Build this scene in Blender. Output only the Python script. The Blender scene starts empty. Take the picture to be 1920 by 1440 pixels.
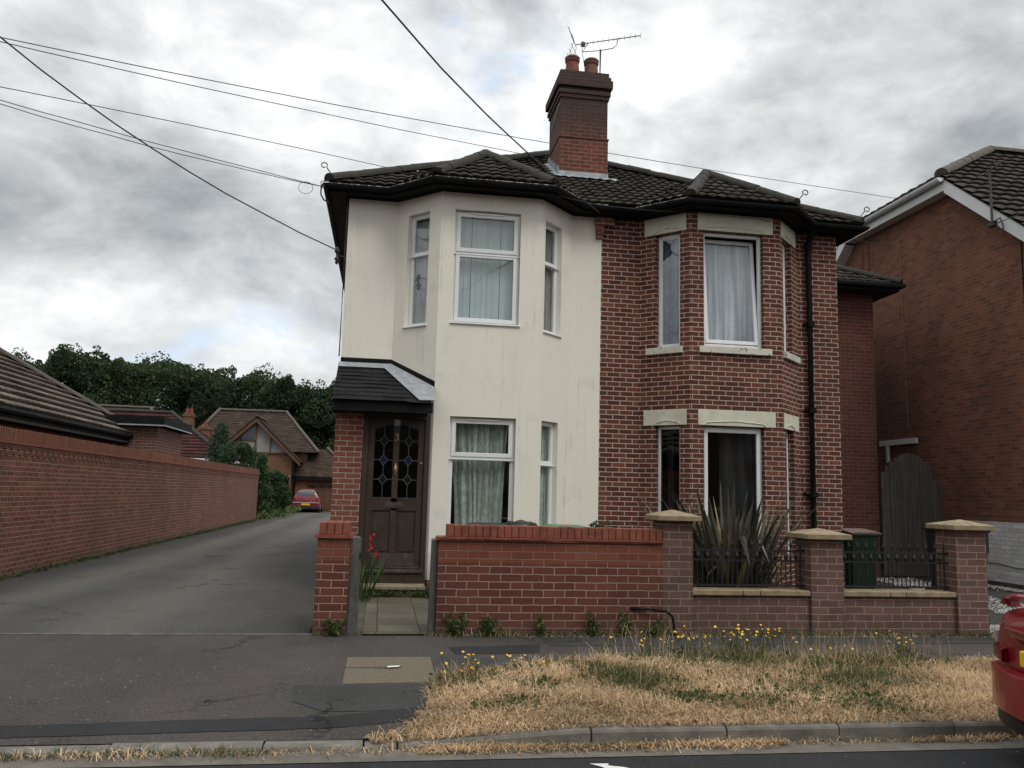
import bpy, bmesh, math, random
import numpy as np
from mathutils import Vector, Matrix
R = math.radians
scene = bpy.context.scene
COL = scene.collection

# ------------------------------------------------------------------ camera
cam_data = bpy.data.cameras.new('camera')
cam = bpy.data.objects.new('camera', cam_data)
COL.objects.link(cam)
_y, _p, _r = R(8.558), R(7.589), R(-1.548)
_f = Vector((math.sin(_y)*math.cos(_p), math.cos(_y)*math.cos(_p), math.sin(_p)))
_r0 = Vector((math.cos(_y), -math.sin(_y), 0)); _u0 = _r0.cross(_f)
_rt = math.cos(_r)*_r0 - math.sin(_r)*_u0
_up = math.sin(_r)*_r0 + math.cos(_r)*_u0
cam.matrix_world = Matrix(((_rt.x, _up.x, -_f.x, 0), (_rt.y, _up.y, -_f.y, 0), (_rt.z, _up.z, -_f.z, 1.49), (0, 0, 0, 1)))
cam_data.sensor_width = 36.0
cam_data.lens = 36.0*1550/1920
cam_data.clip_start = 0.05
cam_data.clip_end = 2000
scene.camera = cam
scene.view_settings.view_transform = 'Standard'
scene.view_settings.look = 'None'
scene.view_settings.exposure = 0.32
scene.view_settings.gamma = 1.0

# ------------------------------------------------------------------ node helper
class NT:
    def __init__(s, tree):
        s.t = tree; s.n = tree.nodes; s.l = tree.links
    def add(s, typ, ins=None, **props):
        nd = s.n.new(typ)
        for k, v in props.items(): setattr(nd, k, v)
        for k, v in (ins or {}).items(): s.put(nd.inputs[k], v)
        return nd
    def put(s, sock, v):
        if isinstance(v, bpy.types.NodeSocket): s.l.new(v, sock)
        elif v is not None:
            if isinstance(v, (tuple, list)) and len(v) == 3 and sock.type == 'RGBA': v = (*v, 1)
            sock.default_value = v
    def m(s, op, a, b=None, c=None, clamp=False):
        nd = s.n.new('ShaderNodeMath'); nd.operation = op; nd.use_clamp = clamp
        s.put(nd.inputs[0], a)
        if b is not None: s.put(nd.inputs[1], b)
        if c is not None: s.put(nd.inputs[2], c)
        return nd.outputs[0]
    def vm(s, op, a, b=None, scale=None):
        nd = s.n.new('ShaderNodeVectorMath'); nd.operation = op
        s.put(nd.inputs[0], a)
        if b is not None: s.put(nd.inputs[1], b)
        if scale is not None: s.put(nd.inputs['Scale'], scale)
        return nd.outputs['Value'] if op in ('DOT_PRODUCT', 'LENGTH', 'DISTANCE') else nd.outputs['Vector']
    def noise(s, vec, scale, detail=4, rough=0.55, dist=0.0, out='Fac'):
        nd = s.add('ShaderNodeTexNoise', {'Vector': vec, 'Scale': scale, 'Detail': detail, 'Roughness': rough, 'Distortion': dist})
        return nd.outputs[out]
    def ramp(s, fac, stops, interp='LINEAR'):
        nd = s.n.new('ShaderNodeValToRGB'); nd.color_ramp.interpolation = interp
        e = nd.color_ramp.elements
        while len(e) < len(stops): e.new(0.5)
        for i, (p, c) in enumerate(stops):
            e[i].position = p
            e[i].color = (c, c, c, 1) if not isinstance(c, (tuple, list)) else (*c[:3], 1)
        s.put(nd.inputs[0], fac); return nd.outputs[0]
    def mix(s, fac, a, b, blend='MIX'):
        nd = s.n.new('ShaderNodeMix'); nd.data_type = 'RGBA'; nd.blend_type = blend
        s.put(nd.inputs[0], fac); s.put(nd.inputs[6], a); s.put(nd.inputs[7], b); return nd.outputs[2]
    def rng(s, v, a, b, c=0.0, d=1.0, smooth=False):
        nd = s.n.new('ShaderNodeMapRange'); nd.interpolation_type = 'SMOOTHSTEP' if smooth else 'LINEAR'
        s.put(nd.inputs[0], v); s.put(nd.inputs[1], a); s.put(nd.inputs[2], b); s.put(nd.inputs[3], c); s.put(nd.inputs[4], d)
        return nd.outputs[0]

# ------------------------------------------------------------------ sky
world = bpy.data.worlds.new('World'); scene.world = world
world.use_nodes = True
SUN_EL, SUN_AZ = 52.0, 150.0          # azimuth clockwise from +Y: behind the camera, to its right
def build_sky():
    g = NT(world.node_tree); g.n.clear()
    sky = g.add('ShaderNodeTexSky', sky_type='NISHITA')
    sky.sun_disc = False; sky.sun_elevation = R(SUN_EL); sky.sun_rotation = R(SUN_AZ)
    sky.air_density = 1.0; sky.dust_density = 1.0
    d = g.add('ShaderNodeTexCoord').outputs['Generated']
    sp = g.add('ShaderNodeSeparateXYZ', {0: d})
    z = g.m('MAXIMUM', sp.outputs[2], 0.0)
    pv = g.vm('MULTIPLY', d, (1.0, 1.0, 1.75))
    warp = g.vm('SCALE', g.vm('SUBTRACT', g.noise(pv, 3.0, 3, 0.5, out='Color'), (0.5, 0.5, 0.5)), scale=0.16)
    pw = g.vm('ADD', pv, warp)
    n1 = g.noise(pw, 2.6, 8, 0.56)
    n2 = g.noise(g.vm('ADD', pw, (7.3, 2.1, 0.4)), 6.2, 8, 0.58)
    n3 = g.noise(g.vm('ADD', pw, (1.3, 9.1, 3.4)), 13.0, 6, 0.6)
    v = g.m('ADD', g.m('MULTIPLY', n1, 0.42), g.m('ADD', g.m('MULTIPLY', n2, 0.43), g.m('MULTIPLY', n3, 0.15)))
    def blob(px, py, rad, amt):
        dv = (_f + _rt*((px-960)/1550) + _up*((720-py)/1550)).normalized()
        dot = g.vm('DOT_PRODUCT', g.vm('NORMALIZE', g.vm('ADD', d, g.vm('SCALE', warp, scale=0.9))), tuple(dv))
        ang = g.m('ARCCOSINE', g.m('MINIMUM', dot, 0.99999))
        q = g.m('POWER', g.m('DIVIDE', ang, rad/1550), 2.0)
        return g.m('MULTIPLY', g.m('EXPONENT', g.m('MULTIPLY', q, -1.0)), amt)
    acc = v
    acc = g.m('ADD', g.m('MULTIPLY', g.m('SUBTRACT', v, 0.5), 1.2), 0.558)
    for b in SKY_BLOBS: acc = g.m('ADD', acc, g.m('MULTIPLY', blob(*b), 0.43))
    # a cloud deck darkens where it is thick; thin edges glow
    cl = g.ramp(g.rng(acc, 0.31, 0.70), [(0.0, (2.2, 2.36, 2.50)), (0.25, (3.15, 3.36, 3.52)), (0.47, (4.5, 4.72, 4.86)), (0.68, (6.0, 6.2, 6.28)), (0.88, (7.7, 7.85, 7.85)), (1.0, (8.8, 8.85, 8.8))])
    cl = g.vm('SCALE', cl, scale=1.0)
    # breaks of pale blue between the clouds
    gap = None
    for b in SKY_GAPS:
        o = blob(*b); gap = o if gap is None else g.m('MAXIMUM', gap, o)
    hole = g.m('MULTIPLY', gap, g.rng(g.noise(g.vm('ADD', pw, (3.1, 4.4, 0)), 9.0, 6, 0.6), 0.44, 0.62, 0, 1, True), clamp=True)
    blue = g.mix(0.72, sky.outputs[0], (6.4, 7.6, 9.4))
    c = g.mix(hole, cl, blue)
    # the deck is brighter overhead than at the skyline, as overcast is
    lift = g.rng(z, 0.60, 1.0, 1.0, 2.5, True)
    c = g.vm('SCALE', c, scale=lift)
    bg = g.add('ShaderNodeBackground', {'Color': c, 'Strength': 0.10})
    out = g.add('ShaderNodeOutputWorld'); g.l.new(bg.outputs[0], out.inputs[0])
SKY_BLOBS = [(330, 400, 210, -0.15), (60, 420, 150, -0.06), (520, 470, 180, -0.13), (420, 90, 110, 0.20), (600, 70, 120, 0.10), (860, 250, 230, 0.13), (1330, 50, 190, 0.22), (1240, 130, 110, 0.10),
             (1720, 110, 230, -0.05), (1480, 210, 130, -0.05), (1250, 270, 110, -0.05), (1640, 330, 120, 0.18), (230, 560, 200, 0.04), (500, 650, 160, 0.14), (40, 130, 110, 0.13), (770, 130, 80, -0.08),
             (1850, 250, 140, -0.06), (250, 40, 130, -0.04), (60, 590, 110, 0.05), (1400, 300, 140, 0.08), (560, 260, 110, 0.08), (150, 300, 90, 0.05), (640, 560, 90, 0.10), (640, 330, 90, -0.07)]
SKY_GAPS = [(970, 175, 105, 1.0), (480, 676, 85, 1.0), (350, 655, 60, 0.8), (820, 60, 60, 0.6)]
build_sky()
sun_d = bpy.data.lights.new('sun', 'SUN'); sun_d.energy = 1.0; sun_d.angle = R(22); sun_d.color = (1.0, 0.96, 0.90)
sun = bpy.data.objects.new('sun', sun_d); COL.objects.link(sun)
_sd = Vector((math.sin(R(SUN_AZ))*math.cos(R(SUN_EL)), math.cos(R(SUN_AZ))*math.cos(R(SUN_EL)), math.sin(R(SUN_EL))))
sun.rotation_euler = _sd.to_track_quat('Z', 'Y').to_euler()
sun.location = (10, -20, 30)

# ------------------------------------------------------------------ materials
def new_mat(name):
    m = bpy.data.materials.new(name); m.use_nodes = True
    g = NT(m.node_tree); b = g.n['Principled BSDF']
    return m, g, b
def wpos(g): return g.add('ShaderNodeNewGeometry').outputs['Position']
def uvc(g): return g.add('ShaderNodeTexCoord').outputs['UV']
def bump(g, b, h, strength=0.4, dist=0.01):
    nd = g.add('ShaderNodeBump', {'Height': h, 'Strength': strength, 'Distance': dist}); g.l.new(nd.outputs[0], b.inputs['Normal'])
def scaled(c, k): return tuple(min(1, x*k) for x in c)

def mat_plain(name, c, rough=0.6, var=0.15, scale=8.0, metal=0.0, bumps=0.0, bscale=60.0, spec=0.5, c2=None):
    m, g, b = new_mat(name); p = wpos(g)
    n = g.noise(p, scale, 5, 0.6)
    col = g.ramp(n, [(0.25, scaled(c, 1-var)), (0.75, c2 or scaled(c, 1+var))])
    g.put(b.inputs['Base Color'], col)
    g.put(b.inputs['Roughness'], g.rng(g.noise(p, scale*3, 3), 0.3, 0.7, max(0, rough-0.08), min(1, rough+0.08)))
    b.inputs['Metallic'].default_value = metal
    b.inputs['Specular IOR Level'].default_value = spec
    if bumps: bump(g, b, g.noise(p, bscale, 4, 0.6), bumps, 0.01)
    return m

def mat_brick(name, cols, mortar, L=0.225, h=0.079, m_w=0.010, stain=0.25, rough=0.9, bmp=0.6, soot=None, pitch=0.5, wob=0.004, moss=0.0):
    """stretcher bond laid out in metres on the wall's own u, z"""
    m, g, b = new_mat(name)
    uv = uvc(g); p = wpos(g)
    off = g.vm('SCALE', g.vm('SUBTRACT', g.noise(uv, 5.0, 3, 0.6, out='Color'), (0.5, 0.5, 0.5)), scale=wob*2.4)
    s = g.add('ShaderNodeSeparateXYZ', {0: g.vm('ADD', uv, off)})
    u, v = s.outputs[0], s.outputs[1]
    row = g.m('FLOOR', g.m('DIVIDE', v, h))
    fv = g.m('SUBTRACT', v, g.m('MULTIPLY', row, h))
    rn = g.add('ShaderNodeTexWhiteNoise', {'W': row}, noise_dimensions='1D').outputs['Value']
    sh = g.m('ADD', g.m('MULTIPLY', g.m('MODULO', g.m('ABSOLUTE', row), 2.0), L*pitch), g.m('MULTIPLY', rn, 0.022))
    u2 = g.m('ADD', g.m('ADD', u, 500.0*L), sh)
    col_i = g.m('FLOOR', g.m('DIVIDE', u2, L))
    fu = g.m('SUBTRACT', u2, g.m('MULTIPLY', col_i, L))
    du = g.m('MINIMUM', fu, g.m('SUBTRACT', L, fu)); dv = g.m('MINIMUM', fv, g.m('SUBTRACT', h, fv))
    d = g.m('MINIMUM', du, dv)
    d = g.m('ADD', d, g.m('MULTIPLY', g.m('SUBTRACT', g.noise(uv, 45.0, 3, 0.6), 0.5), 0.006))
    brick = g.rng(d, m_w*0.38, m_w*0.38+0.0035, 0, 1, True)
    ids = g.add('ShaderNodeCombineXYZ', {0: col_i, 1: row, 2: 0.0}).outputs[0]
    wn = g.add('ShaderNodeTexWhiteNoise', {'Vector': ids}, noise_dimensions='3D')
    k = len(cols)
    c = g.ramp(wn.outputs['Value'], [((i+0.5)/k, cc) for i, cc in enumerate(cols)])
    stray = g.add('ShaderNodeSeparateColor', {0: wn.outputs['Color']})
    c = g.mix(g.m('MULTIPLY', g.m('GREATER_THAN', stray.outputs[0], 0.90), 0.55), c, scaled(cols[0], 0.5))
    c = g.mix(g.m('MULTIPLY', g.m('LESS_THAN', stray.outputs[1], 0.10), 0.55), c, tuple(min(1, a*q) for a, q in zip(cols[-1], (1.35, 1.55, 1.5))))
    c = g.mix(0.45, c, g.ramp(g.noise(p, 38.0, 5, 0.65), [(0.25, scaled(cols[0], 0.55)), (0.5, cols[len(cols)//2]), (0.8, scaled(cols[-1], 1.25))]))
    mc = g.ramp(g.noise(p, 3.0, 5, 0.7), [(0.3, scaled(mortar, 0.72)), (0.7, mortar)])
    c = g.mix(brick, mc, c)
    pale = g.noise(g.vm('ADD', p, (5.5, 3.3, 1.0)), 2.6, 6, 0.7)
    c = g.mix(g.rng(pale, 0.60, 0.78, 0, 0.28), c, tuple(min(1, a*1.7+0.02) for a in cols[len(cols)//2]))
    big = g.noise(g.vm('MULTIPLY', p, (0.8, 0.8, 0.45)), 1.1, 5, 0.62)
    c = g.mix(g.rng(big, 0.45, 0.75, 0.0, stain), c, (0.035, 0.028, 0.024))
    if soot:      # weather-blackened above a height
        zz = g.add('ShaderNodeSeparateXYZ', {0: p}).outputs[2]
        f = g.m('MULTIPLY', g.rng(g.m('ADD', zz, g.m('MULTIPLY', g.noise(p, 3.5, 5, 0.65), 1.0)), soot[0]+0.5, soot[1]+0.5, 0, 1, True), g.rng(g.noise(p, 9.0, 4, 0.7), 0.2, 0.7, 0.72, 1.0))
        c = g.mix(g.m('MULTIPLY', f, 0.86), c, (0.040, 0.036, 0.032))
    if moss:
        zz = g.add('ShaderNodeSeparateXYZ', {0: p}).outputs[2]
        f = g.m('MULTIPLY', g.rng(g.m('ADD', zz, g.m('MULTIPLY', g.noise(p, 5.0, 5, 0.7), 0.35)), moss+0.18, 0.12, 0, 1, True), 0.75)
        c = g.mix(f, c, (0.075, 0.066, 0.048))
    g.put(b.inputs['Base Color'], c); b.inputs['Roughness'].default_value = rough; b.inputs['Specular IOR Level'].default_value = 0.25
    bump(g, b, g.m('ADD', g.m('MULTIPLY', brick, 1.0), g.m('MULTIPLY', g.noise(p, 70.0, 4, 0.7), 0.5)), bmp, 0.006)
    return m

def mat_render():
    m, g, b = new_mat('cream_render'); p = wpos(g)
    st = g.noise(g.vm('MULTIPLY', p, (1.8, 1.8, 0.28)), 1.5, 6, 0.62)
    c = g.ramp(st, [(0.22, (0.72, 0.685, 0.59)), (0.38, (0.81, 0.775, 0.68)), (0.75, (0.84, 0.80, 0.71))])
    pz = g.noise(p, 2.2, 6, 0.68)
    c = g.mix(g.rng(pz, 0.56, 0.78, 0, 0.34), c, (0.50, 0.48, 0.42))
    run = g.noise(g.vm('MULTIPLY', p, (13.0, 13.0, 0.35)), 1.0, 3, 0.6)
    c = g.mix(g.m('MULTIPLY', g.rng(run, 0.60, 0.78, 0, 0.7), g.rng(pz, 0.42, 0.62)), c, (0.40, 0.39, 0.35))
    zz = g.add('ShaderNodeSeparateXYZ', {0: p}).outputs[2]
    c = g.mix(g.m('MULTIPLY', g.rng(g.m('ADD', zz, g.m('MULTIPLY', g.noise(p, 3.5, 5, 0.7), 0.6)), 1.0, 0.45, 0, 0.6, True), 1.0), c, (0.33, 0.32, 0.25))
    crk = g.add('ShaderNodeTexVoronoi', {'Vector': g.vm('ADD', p, g.vm('SCALE', g.noise(p, 3.0, 5, 0.7, out='Color'), scale=0.8)), 'Scale': 0.55}, feature='DISTANCE_TO_EDGE').outputs['Distance']
    c = g.mix(g.m('MULTIPLY', g.rng(crk, 0.006, 0.002), g.rng(g.noise(p, 0.9, 3), 0.60, 0.66, 0, 0.35)), c, (0.30, 0.29, 0.25))
    g.put(b.inputs['Base Color'], c); b.inputs['Roughness'].default_value = 0.9; b.inputs['Specular IOR Level'].default_value = 0.2
    bump(g, b, g.m('ADD', g.noise(p, 120.0, 4, 0.7), g.m('MULTIPLY', g.noise(p, 3.0, 3), 2.0)), 0.25, 0.008)
    return m

def mat_tile(name, c, lich=(0.20, 0.18, 0.13), lamt=0.5, c2=None):
    m, g, b = new_mat(name); p = wpos(g); uv = uvc(g)
    wn = g.add('ShaderNodeTexWhiteNoise', {'Vector': g.vm('FLOOR', g.vm('ADD', uv, (0.001, 0.001, 0)))}, noise_dimensions='3D').outputs['Value']
    a = g.ramp(wn, [(0.0, scaled(c, 0.72)), (0.5, c), (1.0, c2 or scaled(c, 1.35))])
    a = g.mix(g.rng(g.noise(p, 2.0, 6, 0.7), 0.50, 0.72, 0, lamt), a, lich)
    a = g.mix(g.rng(g.noise(p, 26.0, 5, 0.75), 0.56, 0.70, 0, 0.6), a, scaled(lich, 1.15))
    a = g.mix(g.rng(g.noise(p, 9.0, 5, 0.7), 0.5, 0.75, 0, 0.6), a, scaled(c, 0.4))
    g.put(b.inputs['Base Color'], a); b.inputs['Roughness'].default_value = 0.92; b.inputs['Specular IOR Level'].default_value = 0.2
    bump(g, b, g.noise(p, 90.0, 4, 0.7), 0.6, 0.006)
    return m

def mat_asphalt(name, c, spk=0.5, patch=0.25, pscale=0.7, warm=(1, 1, 1), lanes=None):
    m, g, b = new_mat(name); p = wpos(g)
    base = g.ramp(g.noise(p, pscale, 6, 0.62), [(0.28, scaled(c, 1-patch)), (0.72, scaled(c, 1+patch))])
    streak = g.noise(g.vm('MULTIPLY', p, (1.1, 0.12, 1)), 1.0, 4, 0.6)
    base = g.mix(g.rng(streak, 0.42, 0.72, 0, 0.55), base, scaled(tuple(x*w for x, w in zip(c, warm)), 1.6))
    base = g.mix(g.rng(g.noise(p, 0.8, 6, 0.7, 0.6), 0.52, 0.68, 0, 0.5), base, scaled(c, 0.60))
    if lanes:     # ground worn pale where cars roll, left dark and mossy at the margins
        xx = g.m('ADD', g.add('ShaderNodeSeparateXYZ', {0: p}).outputs[0], g.m('MULTIPLY', g.m('SUBTRACT', g.noise(g.vm('MULTIPLY', p, (0.6, 0.16, 1)), 1.0, 4, 0.6), 0.5), 1.6))
        worn = None
        for (lx, lw) in lanes[0]:
            e = g.m('EXPONENT', g.m('MULTIPLY', g.m('POWER', g.m('DIVIDE', g.m('ABSOLUTE', g.m('SUBTRACT', xx, lx)), lw), 2.0), -1.0)); worn = e if worn is None else g.m('MAXIMUM', worn, e)
        base = g.mix(g.m('MULTIPLY', worn, 0.75), base, scaled((c[0]*1.06, c[1], c[2]*0.93), 2.0))
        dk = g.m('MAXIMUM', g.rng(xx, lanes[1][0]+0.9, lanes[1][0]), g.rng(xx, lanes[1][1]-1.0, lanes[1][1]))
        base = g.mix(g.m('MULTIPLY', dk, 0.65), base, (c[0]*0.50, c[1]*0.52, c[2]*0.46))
    gr = g.noise(p, 85.0, 3, 0.8); g2 = g.noise(g.vm('ADD', p, (3.1, 7.7, 0)), 36.0, 3, 0.8)
    base = g.mix(g.rng(gr, 0.52, 0.66, 0, spk), base, scaled(c, 2.7))
    base = g.mix(g.rng(gr, 0.48, 0.34, 0, spk), base, scaled(c, 0.30))
    base = g.mix(g.rng(g2, 0.54, 0.68, 0, spk*0.8), base, scaled(c, 2.2))
    base = g.mix(g.rng(g2, 0.46, 0.32, 0, spk*0.8), base, scaled(c, 0.38))
    vor = g.add('ShaderNodeTexVoronoi', {'Vector': p, 'Scale': 13.0})
    chip = g.m('MULTIPLY', g.rng(vor.outputs['Distance'], 0.13, 0.07), g.m('GREATER_THAN', g.add('ShaderNodeSeparateColor', {0: vor.outputs['Color']}).outputs[0], 0.80))
    base = g.mix(g.m('MULTIPLY', chip, 0.8), base, (0.30, 0.28, 0.25))
    crk = g.add('ShaderNodeTexVoronoi', {'Vector': g.vm('ADD', p, g.vm('SCALE', g.noise(p, 2.5, 5, 0.7, out='Color'), scale=0.9)), 'Scale': 0.42}, feature='DISTANCE_TO_EDGE').outputs['Distance']
    crack = g.m('MULTIPLY', g.rng(crk, 0.0075, 0.003), g.rng(g.noise(p, 0.6, 3), 0.50, 0.58))
    base = g.mix(g.m('MULTIPLY', crack, 0.75), base, scaled(c, 0.25))
    st = g.noise(g.vm('ADD', p, (11, 5, 0)), 1.7, 5, 0.6)
    base = g.mix(g.rng(st, 0.64, 0.74, 0, 0.45), base, scaled(c, 0.45))
    g.put(b.inputs['Base Color'], base); b.inputs['Roughness'].default_value = 0.9; b.inputs['Specular IOR Level'].default_value = 0.2
    bump(g, b, g.m('ADD', gr, g.m('ADD', g2, g.m('MULTIPLY', crack, -2.0))), 0.8, 0.008)
    return m

def mat_glass(name, tint=(0.80, 0.86, 0.86), refl=1.0, wave=0.35):
    m, g, b = new_mat(name); g.n.remove(b)
    p = wpos(g)
    bp = g.add('ShaderNodeBump', {'Height': g.noise(p, 1.4, 2, 0.4), 'Strength': wave, 'Distance': 0.02}).outputs[0]
    fr = g.add('ShaderNodeFresnel', {'IOR': 1.55, 'Normal': bp}).outputs[0]
    f = g.m('MULTIPLY', g.m('ADD', g.m('MULTIPLY', fr, 1.9), 0.03), refl, clamp=True)
    f = g.m('MULTIPLY', f, g.m('SUBTRACT', 1.0, g.add('ShaderNodeNewGeometry').outputs['Backfacing']))
    t = g.add('ShaderNodeBsdfTransparent', {'Color': (*tint, 1)}); gl = g.add('ShaderNodeBsdfGlossy', {'Color': (0.95, 0.97, 1, 1), 'Roughness': 0.015, 'Normal': bp})
    mx = g.add('ShaderNodeMixShader', {0: f}); g.l.new(t.outputs[0], mx.inputs[1]); g.l.new(gl.outputs[0], mx.inputs[2])
    g.l.new(mx.outputs[0], g.n['Material Output'].inputs[0]); return m

def mat_curtain(name, c, lace=0.0, lscale=60.0, opacity=0.9):
    m, g, b = new_mat(name); p = wpos(g); uv = uvc(g)
    col = g.ramp(g.noise(g.vm('MULTIPLY', p, (1, 1, 0.1)), 9.0, 4, 0.6), [(0.3, scaled(c, 0.8)), (0.7, c)])
    g.put(b.inputs['Base Color'], col); b.inputs['Roughness'].default_value = 0.95; b.inputs['Specular IOR Level'].default_value = 0.1
    tl = g.add('ShaderNodeBsdfTranslucent', {'Color': col}); mx = g.add('ShaderNodeMixShader', {0: 0.25})
    g.l.new(b.outputs[0], mx.inputs[1]); g.l.new(tl.outputs[0], mx.inputs[2])
    op = opacity
    if lace:
        v = g.add('ShaderNodeTexVoronoi', {'Vector': uv, 'Scale': lscale*0.30}).outputs['Distance']
        fold = g.noise(g.vm('MULTIPLY', uv, (1, 0.05, 1)), 7.0, 3, 0.55, 0.3)      # net lies double in its folds
        op = g.m('MULTIPLY', g.rng(g.m('ADD', g.noise(uv, lscale, 4, 0.7), g.m('MULTIPLY', v, -0.35)), 0.24, 0.46, 1-lace, 1.0), opacity)
        op = g.m('MULTIPLY', op, g.rng(fold, 0.38, 0.60, 0.55, 1.0, True))
    tr = g.add('ShaderNodeBsdfTransparent'); m2 = g.add('ShaderNodeMixShader', {0: op})
    g.l.new(tr.outputs[0], m2.inputs[1]); g.l.new(mx.outputs[0], m2.inputs[2])
    g.l.new(m2.outputs[0], g.n['Material Output'].inputs[0]); return m

def mat_wood(name, c, wear=0.3, wc=(0.16, 0.13, 0.10), rough=0.55, sc=1.0):
    m, g, b = new_mat(name); p = wpos(g)
    gr = g.noise(g.vm('MULTIPLY', p, (28*sc, 28*sc, 1.6*sc)), 1.0, 5, 0.65)
    col = g.ramp(gr, [(0.3, scaled(c, 0.62)), (0.7, scaled(c, 1.3))])
    col = g.mix(g.m('MULTIPLY', g.rng(g.noise(p, 5.0, 6, 0.7), 0.48, 0.70, 0, 1), wear), col, wc)
    g.put(b.inputs['Base Color'], col); b.inputs['Roughness'].default_value = rough
    bump(g, b, gr, 0.35, 0.004); return m

def mat_peel(name, c):
    m, g, b = new_mat(name); p = wpos(g)
    col = g.ramp(g.noise(p, 4.0, 5, 0.6), [(0.3, scaled(c, 0.88)), (0.7, c)])
    f = g.rng(g.noise(p, 16.0, 5, 0.75), 0.585, 0.60, 0, 1)
    col = g.mix(f, col, (0.05, 0.045, 0.04))
    g.put(b.inputs['Base Color'], col); b.inputs['Roughness'].default_value = 0.7
    bump(g, b, f, -0.6, 0.004); return m

def mat_leaf(name, stops, rough=0.6, trans=0.25):
    """foliage: each leaf clump takes its own tone from the spread of the species (uv.x)"""
    m, g, b = new_mat(name)
    s = g.add('ShaderNodeSeparateXYZ', {0: uvc(g)})
    c = g.ramp(s.outputs[0], stops)
    g.put(b.inputs['Base Color'], c); b.inputs['Roughness'].default_value = rough; b.inputs['Specular IOR Level'].default_value = 0.15
    tl = g.add('ShaderNodeBsdfTranslucent', {'Color': c}); mx = g.add('ShaderNodeMixShader', {0: trans})
    g.l.new(b.outputs[0], mx.inputs[1]); g.l.new(tl.outputs[0], mx.inputs[2])
    g.l.new(mx.outputs[0], g.n['Material Output'].inputs[0]); return m

def mat_carpaint(name, c):
    m, g, b = new_mat(name); p = wpos(g)
    g.put(b.inputs['Base Color'], g.ramp(g.noise(p, 3.0, 4), [(0.3, scaled(c, 0.85)), (0.7, c)]))
    b.inputs['Roughness'].default_value = 0.38; b.inputs['Coat Weight'].default_value = 0.7; b.inputs['Coat Roughness'].default_value = 0.1
    return m

M = {}
M['render'] = mat_render()
M['brick_house'] = mat_brick('red_house_brick', [(0.054, 0.019, 0.015), (0.086, 0.029, 0.021), (0.120, 0.039, 0.027), (0.195, 0.064, 0.039)], (0.54, 0.44, 0.375), m_w=0.0118, stain=0.30, wob=0.0035)
M['brick_porch'] = mat_brick('porch_brick', [(0.150, 0.052, 0.036), (0.190, 0.066, 0.046), (0.225, 0.080, 0.056)], (0.44, 0.37, 0.31), m_w=0.011, stain=0.2)
M['brick_garden'] = mat_brick('garden_wall_brick', [(0.098, 0.034, 0.025), (0.130, 0.043, 0.030), (0.168, 0.055, 0.037)], (0.36, 0.275, 0.225), L=0.235, h=0.080, m_w=0.0085, stain=0.4, moss=0.24, wob=0.006)
M['brick_orange'] = mat_brick('orange_garden_brick', [(0.165, 0.050, 0.031), (0.185, 0.060, 0.038), (0.205, 0.070, 0.044)], (0.26, 0.185, 0.145), L=0.235, h=0.080, m_w=0.006, stain=0.3)
M['brick_edge'] = mat_plain('coping_brick', (0.205, 0.060, 0.037), 0.85, 0.42, 9.0, bumps=0.5)
M['brick_pier'] = mat_brick('plum_pier_brick', [(0.110, 0.064, 0.053), (0.140, 0.076, 0.062), (0.168, 0.090, 0.073)], (0.32, 0.27, 0.23), L=0.235, h=0.080, m_w=0.008, stain=0.45, moss=0.16, wob=0.006)
M['brick_long'] = mat_brick('long_wall_brick', [(0.098, 0.038, 0.029), (0.140, 0.052, 0.038), (0.170, 0.062, 0.044), (0.205, 0.076, 0.053)], (0.36, 0.27, 0.22), L=0.235, h=0.078, m_w=0.008, stain=0.35, moss=0.22)
M['brick_long_edge'] = mat_brick('long_wall_edge_brick', [(0.20, 0.078, 0.05), (0.24, 0.094, 0.06), (0.28, 0.11, 0.072)], (0.06, 0.045, 0.038), L=0.078, h=0.5, m_w=0.020, stain=0.3, pitch=0.0, wob=0.002)
M['brick_neighbour'] = mat_brick('neighbour_brick', [(0.080, 0.036, 0.028), (0.168, 0.066, 0.043), (0.200, 0.080, 0.050), (0.235, 0.094, 0.056), (0.180, 0.070, 0.045), (0.205, 0.096, 0.062)], (0.27, 0.18, 0.135), L=0.225, h=0.075, m_w=0.0075, stain=0.45)
M['brick_ext'] = mat_brick('extension_brick', [(0.095, 0.036, 0.028), (0.118, 0.044, 0.033), (0.138, 0.052, 0.039)], (0.22, 0.135, 0.105), m_w=0.008, stain=0.25)
M['brick_chimney'] = mat_brick('chimney_brick', [(0.105, 0.035, 0.026), (0.150, 0.048, 0.034), (0.190, 0.060, 0.042)], (0.27, 0.20, 0.165), m_w=0.011, stain=0.35, soot=(8.05, 9.1))
M['brick_far'] = mat_brick('buff_far_brick', [(0.130, 0.062, 0.034), (0.175, 0.084, 0.045), (0.205, 0.100, 0.055)], (0.24, 0.17, 0.12), stain=0.2)
M['brick_bungalow'] = mat_brick('bungalow_brick', [(0.130, 0.060, 0.044), (0.160, 0.074, 0.054), (0.19, 0.09, 0.066)], (0.36, 0.30, 0.25), stain=0.2)
M['brick_white'] = mat_brick('white_painted_brick', [(0.60, 0.60, 0.60), (0.66, 0.66, 0.66), (0.70, 0.70, 0.70)], (0.50, 0.50, 0.50), m_w=0.007, stain=0.25, bmp=0.9)
M['tile_dark'] = mat_tile('dark_concrete_tile', (0.042, 0.036, 0.030), (0.115, 0.098, 0.074), 0.55)
M['tile_porch'] = mat_tile('porch_tile', (0.016, 0.0155, 0.017), (0.032, 0.032, 0.033), 0.2)
M['tile_grey'] = mat_tile('grey_brown_tile', (0.165, 0.136, 0.112), (0.17, 0.165, 0.15), 0.5)
M['tile_red'] = mat_tile('red_roof_tile', (0.066, 0.026, 0.023), (0.075, 0.055, 0.047), 0.45)
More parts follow.
